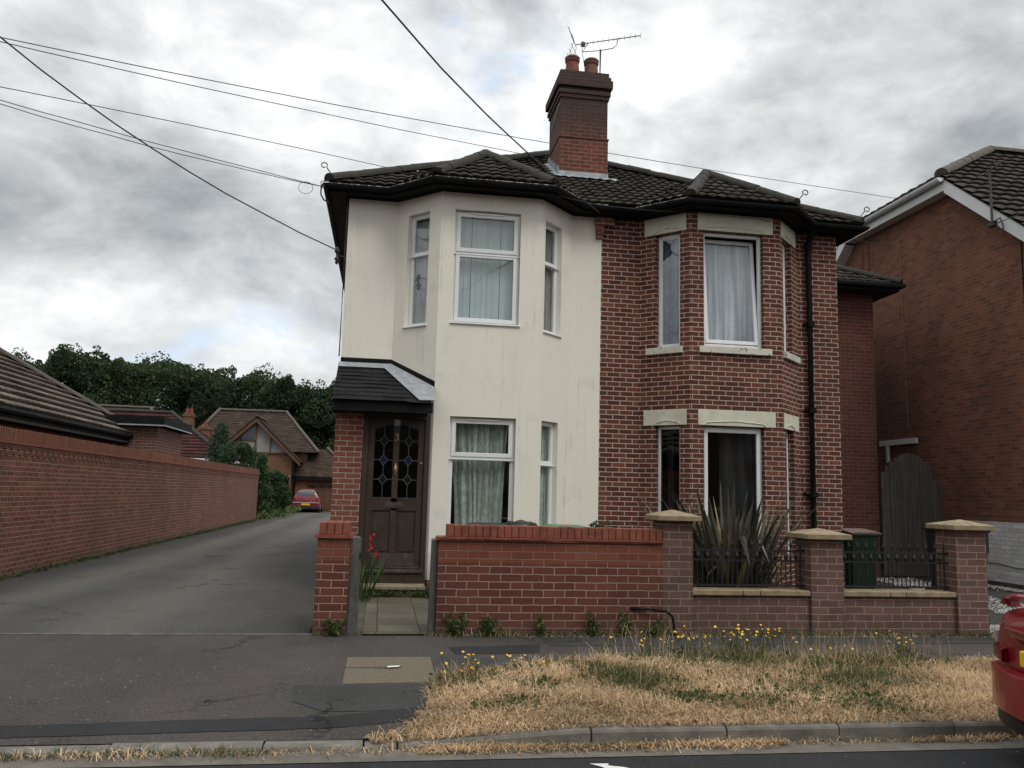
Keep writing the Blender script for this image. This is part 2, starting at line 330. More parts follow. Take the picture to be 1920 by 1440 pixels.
M['tile_brown'] = mat_tile('brown_roof_tile', (0.048, 0.032, 0.024), (0.105, 0.078, 0.056), 0.6)
M['tile_right'] = mat_tile('ribbed_tile', (0.066, 0.056, 0.050), (0.15, 0.13, 0.108), 0.45)
M['ridge'] = mat_plain('ridge_tile', (0.024, 0.021, 0.018), 0.95, 0.45, 14.0, bumps=0.8, c2=(0.052, 0.045, 0.035))
M['ridge_light'] = mat_plain('pale_ridge_tile', (0.098, 0.082, 0.066), 0.95, 0.35, 14.0, bumps=0.8)
M['black'] = mat_plain('black_painted_eaves', (0.007, 0.0075, 0.008), 0.7, 0.4, 6.0, spec=0.12, c2=(0.014, 0.015, 0.015))
M['blackpaint_chip'] = mat_peel('chipped_gutter_lip', (0.40, 0.40, 0.39))
_n = [n for n in M['blackpaint_chip'].node_tree.nodes if n.type == 'MAP_RANGE'][0]; _n.inputs[1].default_value = 0.475; _n.inputs[2].default_value = 0.49
M['lead'] = mat_plain('lead_flashing', (0.33, 0.35, 0.37), 0.55, 0.3, 10.0, metal=0.25)
M['upvc'] = mat_plain('white_window_frame', (0.78, 0.79, 0.79), 0.35, 0.05, 5.0)
M['lintel'] = mat_plain('cream_painted_stone', (0.60, 0.585, 0.47), 0.85, 0.16, 5.0, bumps=0.2)
M['sill_peel'] = mat_peel('peeling_sill_paint', (0.62, 0.61, 0.51))
M['sandstone'] = mat_plain('sandstone_cap', (0.255, 0.198, 0.122), 0.92, 0.38, 10.0, bumps=0.4)
M['glass'] = mat_glass('window_glass', (0.95, 0.98, 0.97), 0.8, 0.25)
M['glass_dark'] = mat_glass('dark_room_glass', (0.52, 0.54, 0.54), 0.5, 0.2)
M['glass_up'] = mat_glass('upper_window_glass', (0.93, 0.97, 0.97), 0.95, 0.25)
M['blinds'] = mat_curtain('vertical_blind', (0.70, 0.78, 0.74), 0, opacity=1.0)
M['blue_blind'] = mat_curtain('blue_voile', (0.44, 0.50, 0.64), 0.2, 40, 0.99)
M['voile'] = mat_curtain('white_voile', (0.82, 0.87, 0.93), 0.12, 60, 0.99)
M['lace'] = mat_curtain('lace_net', (0.90, 0.96, 0.88), 0.3, 36, 0.97)
M['drape'] = mat_curtain('grey_drape', (0.52, 0.50, 0.47), 0, opacity=1.0)
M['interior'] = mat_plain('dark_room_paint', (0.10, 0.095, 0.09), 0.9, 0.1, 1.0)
M['door'] = mat_wood('dark_stained_door', (0.034, 0.0178, 0.0105), 0.38, (0.080, 0.056, 0.038), 0.62)
M['door_worn'] = mat_wood('worn_kickboard', (0.048, 0.032, 0.027), 0.8, (0.125, 0.105, 0.095), 0.7, 1.5)
M['lead_came'] = mat_plain('lead_came', (0.085, 0.088, 0.082), 0.6, 0.2, 30)
M['leaded'] = mat_glass('leaded_glass', (0.30, 0.32, 0.32), 0.26, 0.5)
M['blue_glass'] = mat_plain('blue_stained_glass', (0.006, 0.011, 0.040), 0.5, 0.3, 40, spec=0.15)
M['green_glass'] = mat_plain('dark_green_stained_glass', (0.004, 0.008, 0.006), 0.5, 0.3, 40, spec=0.15)
M['brass'] = mat_plain('tarnished_brass', (0.36, 0.24, 0.12), 0.45, 0.3, 30, metal=0.6)
M['step'] = mat_plain('worn_stone_step', (0.22, 0.18, 0.12), 0.9, 0.35, 9, bumps=0.5)
M['post'] = mat_wood('grey_gate_post', (0.070, 0.070, 0.064), 0.6, (0.17, 0.17, 0.155), 0.85)
M['gate_wood'] = mat_wood('weathered_gate_wood', (0.080, 0.072, 0.064), 0.5, (0.12, 0.112, 0.102), 0.9, 0.6)
M['iron'] = mat_plain('black_iron', (0.010, 0.010, 0.011), 0.5, 0.4, 20)
M['alu'] = mat_plain('grey_aluminium', (0.33, 0.33, 0.34), 0.45, 0.1, 20, metal=0.5)
M['cable'] = mat_plain('black_cable', (0.020, 0.020, 0.021), 0.6, 0.2, 4)
M['cable_grey'] = mat_plain('grey_line_wire', (0.10, 0.10, 0.11), 0.6, 0.2, 4)
M['pot'] = mat_plain('terracotta_pot', (0.19, 0.058, 0.040), 0.85, 0.35, 8, bumps=0.3)
M['pot_dark'] = mat_plain('sooty_pot', (0.15, 0.065, 0.050), 0.85, 0.4, 8, bumps=0.3)
M['concrete'] = mat_plain('concrete_kerb', (0.150, 0.138, 0.118), 0.92, 0.40, 5, bumps=0.6)
M['edging'] = mat_plain('pale_concrete_edging', (0.115, 0.110, 0.096), 0.9, 0.5, 9, bumps=0.4)
M['slab'] = mat_brick('concrete_path_slabs', [(0.085, 0.076, 0.054), (0.105, 0.094, 0.066), (0.125, 0.112, 0.080)], (0.045, 0.040, 0.028), L=0.46, h=0.46, m_w=0.012, stain=0.5, pitch=0.0, wob=0.01)
M['cover'] = mat_plain('pebbly_cover', (0.135, 0.112, 0.078), 0.92, 0.4, 45, bumps=0.9, bscale=120)
M['road'] = mat_asphalt('road_asphalt', (0.027, 0.027, 0.0285), 0.30, 0.3)
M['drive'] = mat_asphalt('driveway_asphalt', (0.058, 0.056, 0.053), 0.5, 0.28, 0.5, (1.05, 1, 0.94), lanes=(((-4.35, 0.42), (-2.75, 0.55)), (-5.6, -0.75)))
M['pave'] = mat_asphalt('pavement_asphalt', (0.056, 0.0505, 0.0475), 0.55, 0.25, 0.9, (1.08, 0.98, 0.95))
M['patch'] = mat_asphalt('dark_patch_asphalt', (0.026, 0.026, 0.0275), 0.35, 0.25, 1.5)
M['patch_grey'] = mat_asphalt('grey_patch_asphalt', (0.041, 0.041, 0.040), 0.4, 0.2, 1.5)
M['channel'] = mat_plain('road_channel_concrete', (0.125, 0.112, 0.092), 0.9, 0.4, 6, bumps=0.6)
M['soil'] = mat_plain('dry_soil', (0.17, 0.125, 0.072), 0.95, 0.45, 6, bumps=0.8)
M['earth'] = mat_plain('garden_earth', (0.06, 0.055, 0.038), 0.95, 0.5, 3, bumps=0.8)
M['white_gravel'] = mat_plain('white_gravel', (0.46, 0.45, 0.42), 0.9, 0.3, 40)
M['paint'] = mat_plain('white_road_paint', (0.62, 0.62, 0.60), 0.8, 0.2, 20)
M['red_car'] = mat_carpaint('red_car_paint', (0.25, 0.009, 0.019))
M['dark_red_car'] = mat_carpaint('crimson_car_paint', (0.20, 0.008, 0.022))
M['car_glass'] = mat_plain('car_glass', (0.02, 0.025, 0.028), 0.05, 0.1, 3, spec=1.0)
M['tyre'] = mat_plain('tyre_rubber', (0.012, 0.012, 0.012), 0.85, 0.3, 20)
M['black_plastic'] = mat_plain('black_plastic', (0.013, 0.013, 0.014), 0.55, 0.3, 10)
M['yellow_plate'] = mat_plain('yellow_plate', (0.78, 0.52, 0.02), 0.4, 0.06, 10)
M['plate_ink'] = mat_plain('plate_ink', (0.01, 0.01, 0.01), 0.5, 0.1, 10)
M['chrome'] = mat_plain('chrome', (0.6, 0.6, 0.62), 0.2, 0.1, 10, metal=0.9)
M['lamp_red'] = mat_plain('tail_lamp_lens', (0.13, 0.004, 0.008), 0.2, 0.1, 10)
M['lamp_clear'] = mat_plain('clear_lamp_lens', (0.46, 0.40, 0.38), 0.15, 0.1, 10)
M['bin_black'] = mat_plain('dark_grey_bin', (0.020, 0.022, 0.026), 0.4, 0.2, 10)
M['bag'] = mat_plain('black_bin_bag', (0.012, 0.012, 0.014), 0.3, 0.2, 10, bumps=0.6, bscale=22)
M['bin_green'] = mat_plain('bright_green_lid', (0.075, 0.20, 0.095), 0.45, 0.15, 10)
M['bin_dkgreen'] = mat_plain('dark_green_bin', (0.009, 0.022, 0.014), 0.6, 0.2, 10, spec=0.2)
M['bin_dust'] = mat_plain('dusty_bin_lid', (0.17, 0.115, 0.095), 0.8, 0.4, 14)
M['timber_orange'] = mat_wood('orange_brown_timber', (0.105, 0.052, 0.027), 0.3, (0.10, 0.06, 0.04), 0.7)
M['grey_panel'] = mat_plain('gable_plaster', (0.27, 0.27, 0.25), 0.85, 0.2, 2)
M['white_paint'] = mat_plain('white_fascia', (0.66, 0.67, 0.67), 0.5, 0.06, 4)
M['bark'] = mat_plain('bark', (0.055, 0.042, 0.030), 0.95, 0.4, 6, bumps=0.8)
M['tree_leaf'] = mat_leaf('oak_foliage', [(0.0, (0.020, 0.036, 0.018)), (0.5, (0.042, 0.072, 0.033)), (0.85, (0.076, 0.112, 0.048)), (1.0, (0.125, 0.150, 0.068))], 0.6, 0.35)
M['shrub_leaf'] = mat_leaf('garden_shrub_foliage', [(0.0, (0.022, 0.046, 0.020)), (0.6, (0.046, 0.084, 0.034)), (1.0, (0.090, 0.140, 0.052))])
M['conifer_leaf'] = mat_leaf('grey_green_foliage', [(0.0, (0.036, 0.060, 0.036)), (0.6, (0.062, 0.095, 0.054)), (1.0, (0.10, 0.14, 0.08))])
M['weed_leaf'] = mat_leaf('weed_foliage', [(0.0, (0.045, 0.062, 0.022)), (0.6, (0.075, 0.105, 0.034)), (1.0, (0.14, 0.17, 0.06))])
M['grass'] = mat_leaf('verge_grass', [(0.0, (0.060, 0.078, 0.030)), (0.22, (0.125, 0.135, 0.060)), (0.34, (0.25, 0.175, 0.100)), (0.55, (0.47, 0.325, 0.190)), (0.8, (0.66, 0.470, 0.280)), (1.0, (0.80, 0.64, 0.44))], 0.8, 0.2)
M['phormium'] = mat_leaf('bronze_strap_leaf', [(0.0, (0.030, 0.028, 0.020)), (0.45, (0.070, 0.064, 0.042)), (0.8, (0.13, 0.122, 0.090)), (0.93, (0.20, 0.19, 0.155)), (1.0, (0.34, 0.25, 0.11))], 0.42, 0.12)
M['sword_leaf'] = mat_leaf('green_sword_leaf', [(0.0, (0.030, 0.060, 0.018)), (1.0, (0.075, 0.125, 0.040))], 0.5, 0.2)
M['red_petal'] = mat_plain('red_petal', (0.38, 0.010, 0.012), 0.6, 0.2, 20)
M['yellow_petal'] = mat_plain('yellow_petal', (0.72, 0.42, 0.02), 0.6, 0.15, 20)
M['paper'] = mat_plain('white_paper_scrap', (0.70, 0.68, 0.62), 0.8, 0.1, 20)

# ------------------------------------------------------------------ mesh helper
class MB:
    def __init__(s): s.v = []; s.f = []; s.uvs = None; s.smooth = False
    def pt(s, *p): s.v.append(tuple(p)); return len(s.v)-1
    def poly(s, pts):
        i = len(s.v); s.v += [tuple(p) for p in pts]; s.f.append(tuple(range(i, i+len(pts)))); return s
    def box(s, x0, x1, y0, y1, z0, z1):
        i = len(s.v)
        s.v += [(x0, y0, z0), (x1, y0, z0), (x1, y1, z0), (x0, y1, z0), (x0, y0, z1), (x1, y0, z1), (x1, y1, z1), (x0, y1, z1)]
        s.f += [tuple(i+k for k in q) for q in ((0, 3, 2, 1), (4, 5, 6, 7), (0, 1, 5, 4), (1, 2, 6, 5), (2, 3, 7, 6), (3, 0, 4, 7))]
        return s
    def fbox(s, F, a0, a1, b0, b1, c0, c1):
        """box in a frame F = (origin, along, outward): along a, outward b, up c"""
        i = len(s.v); O, d, n = F
        for (a, bb, c) in ((a0, b0, c0), (a1, b0, c0), (a1, b1, c0), (a0, b1, c0), (a0, b0, c1), (a1, b0, c1), (a1, b1, c1), (a0, b1, c1)):
            s.v.append((O[0]+d[0]*a+n[0]*bb, O[1]+d[1]*a+n[1]*bb, O[2]+c))
        s.f += [tuple(i+k for k in q[::-1]) for q in ((0, 3, 2, 1), (4, 5, 6, 7), (0, 1, 5, 4), (1, 2, 6, 5), (2, 3, 7, 6), (3, 0, 4, 7))]
        return s
    def extrude(s, pts, vec):
        i = len(s.v); n = len(pts); vec = Vector(vec)
        s.v += [tuple(p) for p in pts] + [tuple(Vector(p)+vec) for p in pts]
        s.f.append(tuple(range(i, i+n))[::-1]); s.f.append(tuple(range(i+n, i+2*n)))
        for k in range(n): s.f.append((i+k, i+(k+1) % n, i+n+(k+1) % n, i+n+k))
        return s
    def tube(s, pts, r, seg=8, cap=True, half=False):
        pts = [Vector(p) for p in pts]; rings = []
        rr = r if isinstance(r, (list, tuple)) else [r]*len(pts)
        up = Vector((0, 0, 1))
        for k, p in enumerate(pts):
            t = (pts[min(k+1, len(pts)-1)]-pts[max(k-1, 0)]).normalized()
            a = t.cross(up)
            if a.length < 1e-3: a = t.cross(Vector((1, 0, 0)))
            a.normalize(); b = a.cross(t).normalized()
            ring = []
            for j in range(seg+1 if half else seg):
                an = math.pi*j/seg if half else 2*math.pi*j/seg
                q = p + a*math.cos(an)*rr[k] + b*math.sin(an)*rr[k]*(1 if half is not None else 1)
                ring.append(s.pt(*q))
            rings.append(ring)
        m = len(rings[0])
        for k in range(len(rings)-1):
            for j in range(m-1 if half else m):
                s.f.append((rings[k][j], rings[k][(j+1) % m], rings[k+1][(j+1) % m], rings[k+1][j]))
        if cap and not half:
            s.f.append(tuple(rings[0])); s.f.append(tuple(rings[-1][::-1]))
        if half and cap:
            s.f.append(tuple(rings[0])); s.f.append(tuple(rings[-1][::-1]))
        return s
    def lathe(s, c, prof, seg=16):
        rings = []
        for (r, z) in prof:
            rings.append([s.pt(c[0]+r*math.cos(2*math.pi*j/seg), c[1]+r*math.sin(2*math.pi*j/seg), c[2]+z) for j in range(seg)])
        for k in range(len(rings)-1):
            for j in range(seg): s.f.append((rings[k][j], rings[k][(j+1) % seg], rings[k+1][(j+1) % seg], rings[k+1][j]))
        s.f.append(tuple(rings[0][::-1])); s.f.append(tuple(rings[-1])); return s
    def build(s, name, mat, parent=None, smooth=False, bevel=0.0, subd=0, local=False, uv=True):
        off = Vector((0, 0, 0))
        if parent is not None and not local:
            q = parent
            while q is not None: off += q.location; q = q.parent
        me = bpy.data.meshes.new(name)
        me.from_pydata([tuple(Vector(p)-off) for p in s.v], [], s.f)
        me.materials.append(M[mat] if isinstance(mat, str) else mat)
        if uv:
            ul = me.uv_layers.new(name='UVMap'); data = np.zeros(len(me.loops)*2, dtype=np.float32)
            if s.uvs is not None:
                li = np.zeros(len(me.loops), dtype=np.int32); me.loops.foreach_get('vertex_index', li)
                data = np.asarray(s.uvs, dtype=np.float32)[li].reshape(-1)
            else:
                for p in me.polygons:
                    n = p.normal
                    if abs(n.z) < 0.75:
                        t = Vector((-n.y, n.x, 0)).normalized()
                        for li in p.loop_indices:
                            c = me.vertices[me.loops[li].vertex_index].co + off
                            data[2*li] = c.x*t.x + c.y*t.y; data[2*li+1] = c.z
                    else:
                        for li in p.loop_indices:
                            c = me.vertices[me.loops[li].vertex_index].co + off
                            data[2*li] = c.x; data[2*li+1] = c.y
            ul.data.foreach_set('uv', data)
        if smooth: me.polygons.foreach_set('use_smooth', [True]*len(me.polygons))
        me.update()
        o = bpy.data.objects.new(name, me); COL.objects.link(o)
        if parent is not None: o.parent = parent
        if bevel:
            md = o.modifiers.new('edge', 'BEVEL'); md.width = bevel; md.segments = 2; md.limit_method = 'ANGLE'; md.angle_limit = R(40)
        if subd:
            md = o.modifiers.new('smooth', 'SUBSURF'); md.levels = subd; md.render_levels = subd
        return o

def tag(o, label, cat, group=None):
    o['label'] = label; o['category'] = cat
    if group: o['group'] = group
    return o
def thing(name, label, cat, loc=(0, 0, 0), group=None):
    o = bpy.data.objects.new(name, None); COL.objects.link(o); o.location = loc
    o.empty_display_size = 0.2
    return tag(o, label, cat, group)
def structure(o): o['kind'] = 'structure'; return o
def stuff(o): o['kind'] = 'stuff'; return o
def frame(ax, ay, bx, by):
    """frame along a wall from a to b (seen from outside a is left): origin, along, outward"""
    d = Vector((bx-ax, by-ay, 0)); L = d.length; d.normalize()
    return (Vector((ax, ay, 0)), d, Vector((d.y, -d.x, 0))), L
def fp(F, a, b, c): O, d, n = F; return (O[0]+d[0]*a+n[0]*b, O[1]+d[1]*a+n[1]*b, O[2]+c)
def wall(mb, F, L, z0, z1, holes=(), depth=0.12):
    us = sorted({0, L, *[h[0] for h in holes], *[h[1] for h in holes]}); zs = sorted({z0, z1, *[h[2] for h in holes], *[h[3] for h in holes]})
    for i in range(len(us)-1):
        for j in range(len(zs)-1):
            cu, cz = (us[i]+us[i+1])/2, (zs[j]+zs[j+1])/2
            if any(h[0] < cu < h[1] and h[2] < cz < h[3] for h in holes): continue
            mb.poly([fp(F, us[i], 0, zs[j]), fp(F, us[i+1], 0, zs[j]), fp(F, us[i+1], 0, zs[j+1]), fp(F, us[i], 0, zs[j+1])])
    for (a, b, c, e) in holes:
        mb.poly([fp(F, a, 0, c), fp(F, a, 0, e), fp(F, a, -depth, e), fp(F, a, -depth, c)])
        mb.poly([fp(F, b, 0, e), fp(F, b, 0, c), fp(F, b, -depth, c), fp(F, b, -depth, e)])
        mb.poly([fp(F, a, 0, e), fp(F, b, 0, e), fp(F, b, -depth, e), fp(F, a, -depth, e)])
        mb.poly([fp(F, b, 0, c), fp(F, a, 0, c), fp(F, a, -depth, c), fp(F, b, -depth, c)])

def curtain_mb(F, a, b, z0, z1, depth, waves, amp, gather=0.0, seed=0, slant=0.0):
    rnd = random.Random(seed); mb = MB(); nx, nz = max(24, int(waves*8)), 10
    ph = [rnd.uniform(0, 6.28) for _ in range(4)]
    uvs = []
    for j in range(nz+1):
        t = j/nz
        for i in range(nx+1):
            u = i/nx
            w = math.sin(u*waves*6.283+ph[0]+0.6*math.sin(u*9+ph[1])) + 0.45*math.sin(u*waves*2.3*6.283+ph[2])
            x = a+(b-a)*u + slant*(1-t)*math.sin(u*3+ph[3]) + 0.01*math.sin(t*5+u*20)
            mb.pt(*fp(F, x, -depth-amp*w*(1-0.35*t), z0+(z1-z0)*t)); uvs.append(((b-a)*u*1.3, (z1-z0)*t))
    for j in range(nz):
        for i in range(nx): k = j*(nx+1)+i; mb.f.append((k, k+1, k+nx+2, k+nx+1))
    mb.uvs = uvs; return mb

def slats_mb(F, a, b, z0, z1, depth, seed=0):
    rnd = random.Random(seed); mb = MB(); x = a
    while x < b:
        w = 0.10; an = rnd.uniform(0.10, 0.30); gap = 0.022 if rnd.random() < 0.22 else 0.0
        p = [fp(F, x+w*t, -depth-0.05*an*(t-0.5)-0.006*math.sin(t*3.14), z) for z in (z0, z1) for t in (0, 0.25, 0.5, 0.75, 1.0)]
        i = len(mb.v); mb.v += p
        for k in range(4): mb.f.append((i+k, i+k+1, i+k+6, i+k+5))
        x += 0.089+gap
    return mb
def window(parent, F, a, b, c, e, depth=0.09, transom=None, sash_top=True, glass='glass', curtain=None, sill=None, vent=False, fw=0.05, sw=0.045, lights='both', cargs=None, curt_range=None, label=None, cd=0.16):
    """one window: the frame is the part, its panes, sashes, blind and sill are sub-parts"""
    mb = MB(); g = 0.004
    a, b, c, e = a+g, b-g, c+g, e-g
    d0, d1 = -depth-0.06, -depth
    mb.fbox(F, a, a+fw, d0, d1, c, e); mb.fbox(F, b-fw, b, d0, d1, c, e)
    mb.fbox(F, a+fw, b-fw, d0, d1, c, c+fw); mb.fbox(F, a+fw, b-fw, d0, d1, e-fw, e)
    cells = [(c+fw, e-fw)]
    if transom:
        mb.fbox(F, a+fw, b-fw, d0, d1, transom-0.03, transom+0.03)
        cells = [(c+fw, transom-0.03), (transom+0.03, e-fw)]
    wf = mb.build('window', 'upvc', parent, bevel=0.006)
    if label: wf['label'] = label
    for i, (lo, hi) in enumerate(cells):
        op = (lights == 'both') or (lights == 'top' and i == len(cells)-1)
        x0, x1, z0, z1 = a+fw, b-fw, lo, hi
        if op:
            s = MB(); q = d1+0.022; ov = 0.018
            s.fbox(F, x0-ov, x0+sw, d1-0.02, q, z0-ov, z1+ov); s.fbox(F, x1-sw, x1+ov, d1-0.02, q, z0-ov, z1+ov)
            s.fbox(F, x0+sw, x1-sw, d1-0.02, q, z0-ov, z0+sw); s.fbox(F, x0+sw, x1-sw, d1-0.02, q, z1-sw, z1+ov)
            s.build('opening_sash', 'upvc', wf, bevel=0.006)
            x0 += sw; x1 -= sw; z0 += sw; z1 -= sw
        else:
            s = MB(); q = d1-0.012
            s.fbox(F, x0, x0+0.014, d0+0.01, q, z0, z1); s.fbox(F, x1-0.014, x1, d0+0.01, q, z0, z1)
            s.fbox(F, x0+0.014, x1-0.014, d0+0.01, q, z0, z0+0.014); s.fbox(F, x0+0.014, x1-0.014, d0+0.01, q, z1-0.014, z1)
            s.build('glazing_bead', 'black_plastic' if glass == 'glass_dark' else 'upvc', wf)
        MB().fbox(F, x0-0.006, x1+0.006, d1-0.030, d1-0.022, z0-0.006, z1+0.006).build('glass_pane', glass, wf)
    if transom:
        MB().fbox(F, a, b, d1+0.002, d1+0.03, transom-0.036, transom-0.022).build('drip_bar', 'upvc', wf, bevel=0.003)
    if vent:
        w = (b-a)
        MB().fbox(F, a+w*0.25, a+w*0.75, d1+0.024, d1+0.040, e-0.05, e-0.022).build('trickle_vent', 'upvc', wf, bevel=0.004)
    if curtain:
        ra, rb = curt_range or (a+0.01, b-0.01)
        kw = dict(waves=9, amp=0.022, seed=int(abs(a*97+c*31)) % 1000); kw.update(cargs or {})
        if curtain == 'blinds': slats_mb(F, ra, rb, c+0.02, e-0.02, depth+0.15, 3).build('blind_slats', curtain, wf)
        else: curtain_mb(F, ra, rb, c+0.02, e-0.02, depth+cd, **kw).build('curtain', curtain, wf, smooth=True)
    if sill:
        MB().fbox(F, a-sill[1], b+sill[1], -depth-0.01, sill[0], c-sill[2], c-0.002).build('sill', sill[3], wf, bevel=0.006)
    return wf

def tile_roof(name, poly, mat, parent, wave=0.18, gauge=0.285, amp=0.030, thick=0.030, seg=6, lift=0.0, profile='roll', seed=1, up=None, label=None):
    """courses of overlapping tiles on a sloping convex polygon"""
    P = [Vector(p) for p in poly]
    n = Vector((0, 0, 0))
    for i in range(len(P)): n += (P[i]-P[0]).cross(P[(i+1) % len(P)]-P[0])
    n.normalize()
    if n.z < 0: n = -n
    U = Vector((0, 0, 1)).cross(n).normalized(); V = n.cross(U).normalized()
    if V.z < 0: V = -V; U = -U
    O = min(P, key=lambda q: q.dot(V))
    us = [(q-O).dot(U) for q in P]; vs = [(q-O).dot(V) for q in P]
    u0, u1, v1 = min(us)-0.05, max(us)+0.05, max(vs)
    rnd = random.Random(seed)
    nu = int((u1-u0)/(wave/seg))+1; nc = int(v1/gauge)+1
    bm = bmesh.new(); uvl = []
    for k in range(nc):
        va, vb = k*gauge-0.02, (k+1)*gauge
        rows = []
        jit = {}
        for (v, base) in ((va+0.035, 0.0), (va, thick), (vb, 0.004)):
            row = []
            for i in range(nu+1):
                u = u0+i*wave/seg
                t = int(math.floor(u/(wave*2)))
                if t not in jit: jit[t] = (rnd.uniform(-0.006, 0.006), rnd.uniform(-0.012, 0.012))
                ph = (u/wave) % 1.0
                if profile == 'roll': h = amp*abs(math.sin(math.pi*ph))**0.75
                elif profile == 'rib': h = amp*(1.0 if ph < 0.18 else 0.0)
                else: h = 0.0
                hh = base + (h if base > 0.001 else 0.0) + jit[t][0]*(1 if base > 0.01 else 0)
                p = O + U*u + V*(v+jit[t][1]*(1 if v == va else 0)) + n*(hh+lift)
                bv = bm.verts.new(p); row.append((bv, (u/(wave*2)+300, k+0.5)))
            rows.append(row)
        for a in range(2):
            for i in range(nu):
                f = bm.faces.new((rows[a][i][0], rows[a][i+1][0], rows[a+1][i+1][0], rows[a+1][i][0]))
                f.smooth = (a == 1 and profile == 'roll')
                uvl.append((f, (rows[a][i][1][0]+0.5/seg, k+0.5)))
    lay = bm.loops.layers.uv.new('UVMap')
    for f, uvv in uvl:
        for lp in f.loops: lp[lay].uv = uvv
    cen = sum(P, Vector())/len(P)
    for i in range(len(P)):
        A, B = P[i], P[(i+1) % len(P)]
        e = (B-A).normalized(); pn = e.cross(n).normalized()
        if (cen-A).dot(pn) > 0: pn = -pn
        if abs(e.z) < 0.02 and (A-O).dot(V) < 0.05: continue
        geom = bm.verts[:]+bm.edges[:]+bm.faces[:]
        bmesh.ops.bisect_plane(bm, geom=geom, plane_co=A, plane_no=pn, clear_outer=True)
    base = [bm.verts.new(q - n*0.03) for q in P]
    try:
        f = bm.faces.new(base)
        for lp in f.loops: lp[lay].uv = (0, 0)
    except ValueError: pass
    off = Vector((0, 0, 0)); q = parent
    while q is not None: off += q.location; q = q.parent
    bmesh.ops.translate(bm, verts=bm.verts[:], vec=-off)
    me = bpy.data.meshes.new(name); bm.to_mesh(me); bm.free(); me.materials.append(M[mat])
    o = bpy.data.objects.new(name, me); COL.objects.link(o); o.parent = parent
    if label: o['label'] = label
    return o

def ridge_run(name, pts_pairs, mat, parent, r=0.11, step=0.42, seed=3):
    """half-round ridge tiles laid end to end along each run"""
    rnd = random.Random(seed); mb = MB()
    for A, B in pts_pairs:
        A, B = Vector(A), Vector(B); L = (B-A).length; k = max(1, round(L/step))
        for i in range(k):
            p, q = A.lerp(B, i/k), A.lerp(B, (i+1)/k+0.02)
            j = Vector((rnd.uniform(-.006, .006), rnd.uniform(-.006, .006), rnd.uniform(-.006, .010)))
            mb.tube([p+j, p.lerp(q, 0.12)+j, q+j], [r*1.02, r, r*0.985], 10, True, True)
    return mb.build(name, mat, parent, smooth=False)

def gutter(parent, line, z, name='gutter'):
    mb = MB(); pts = [Vector((x, y, z)) for x, y in line]
    mb.tube(pts, 0.058, 8, True)
    return mb.build(name, 'black', parent, smooth=True)

# ------------------------------------------------------------------ the ground
YB, YF = 12.60, 13.26           # bay front and main front of the pair of houses
def ground_z(x, y):
    if y >= 7.45: return 0.0
    t = (7.45-y)/2.0
    k = 1.0 if x < -0.05 else max(0.0, 1-(x+0.05)/1.45)
    return -0.085*min(1, max(0, t))*k
def sheet(name, x0, x1, y0, y1, mat, dz=0.0, step=0.25, kind=True, zf=ground_z, uneven=0.0):
    mb = MB(); nx, ny = max(1, round((x1-x0)/step)), max(1, round((y1-y0)/step))
    rnd = random.Random(5)
    for j in range(ny+1):
        for i in range(nx+1):
            x, y = x0+(x1-x0)*i/nx, y0+(y1-y0)*j/ny
            mb.pt(x, y, zf(x, y)+dz+uneven*(math.sin(x*2.1+y*1.3)+math.sin(y*3.3-x))*0.5)
    for j in range(ny):
        for i in range(nx): k = j*(nx+1)+i; mb.f.append((k, k+1, k+nx+2, k+nx+1))
    o = mb.build(name, mat, smooth=True)
    return structure(o) if kind else o
flat = lambda x, y: 0.0
def patch(name, pts, mat, dz, zf=ground_z):
    """irregular edged patch laid on the surface"""
    rnd = random.Random(len(pts)*7+int(pts[0][0]*10)); out = []
    for i in range(len(pts)):
        a, b = Vector(pts[i]), Vector(pts[(i+1) % len(pts)]); k = max(2, int((b-a).length/0.09))
        for j in range(k):
            p = a.lerp(b, j/k); w = 0.008 if j else 0.0
            out.append((p.x+rnd.uniform(-w, w), p.y+rnd.uniform(-w, w)))
    bm = bmesh.new(); vs = [bm.verts.new((x, y, 0)) for x, y in out]; f = bm.faces.new(vs)
    bmesh.ops.triangulate(bm, faces=[f]); bmesh.ops.subdivide_edges(bm, edges=bm.edges[:], cuts=2)
    mb = MB(); bm.verts.index_update()
    for v in bm.verts: mb.pt(v.co.x, v.co.y, zf(v.co.x, v.co.y)+dz)
    for f in bm.faces: mb.f.append(tuple(v.index for v in f.verts))
    bm.free(); o = mb.build(name, mat); 
    for p in o.data.polygons:
        if p.normal.z < 0: p.flip()
    return structure(o)

g0 = MB(); g0.poly([(-400, -300, -0.16), (400, -300, -0.16), (400, 5.2, -0.16), (-400, 5.2, -0.16)]); g0.poly([(-400, 5.2, -0.16), (400, 5.2, -0.16), (400, 5.6, -0.135), (-400, 5.6, -0.135)])
g0.poly([(-400, 5.6, -0.135), (400, 5.6, -0.135), (400, 9.2, -0.02), (-400, 9.2, -0.02)]); g0.poly([(-400, 9.2, -0.02), (400, 9.2, -0.02), (400, 600, -0.02), (-400, 600, -0.02)])
structure(g0.build('ground', 'earth'))
sheet('road', -60, 60, -3.2, 5.22, 'road', -0.11, 2.0, zf=lambda x, y: -0.004*max(0, 5.2-y)*0)
sheet('road_channel', -25, 25, 5.222, 5.45, 'channel', -0.106, 0.5, zf=lambda x, y: 0.0)
sheet('pavement', -14, 22, 5.58, 8.94, 'pave', 0.0, 0.22)
sheet('driveway', -5.66, -0.70, 9.0, 66.0, 'drive', 0.004, 0.8, zf=flat)
sheet('rear_yard', -11.0, 9.5, 40.0, 63.0, 'drive', -0.006, 1.5, zf=flat)
structure(MB().box(-5.66, -0.66, 8.958, 9.0, -0.05, 0.010).build('driveway_edging', 'edging', bevel=0.006))
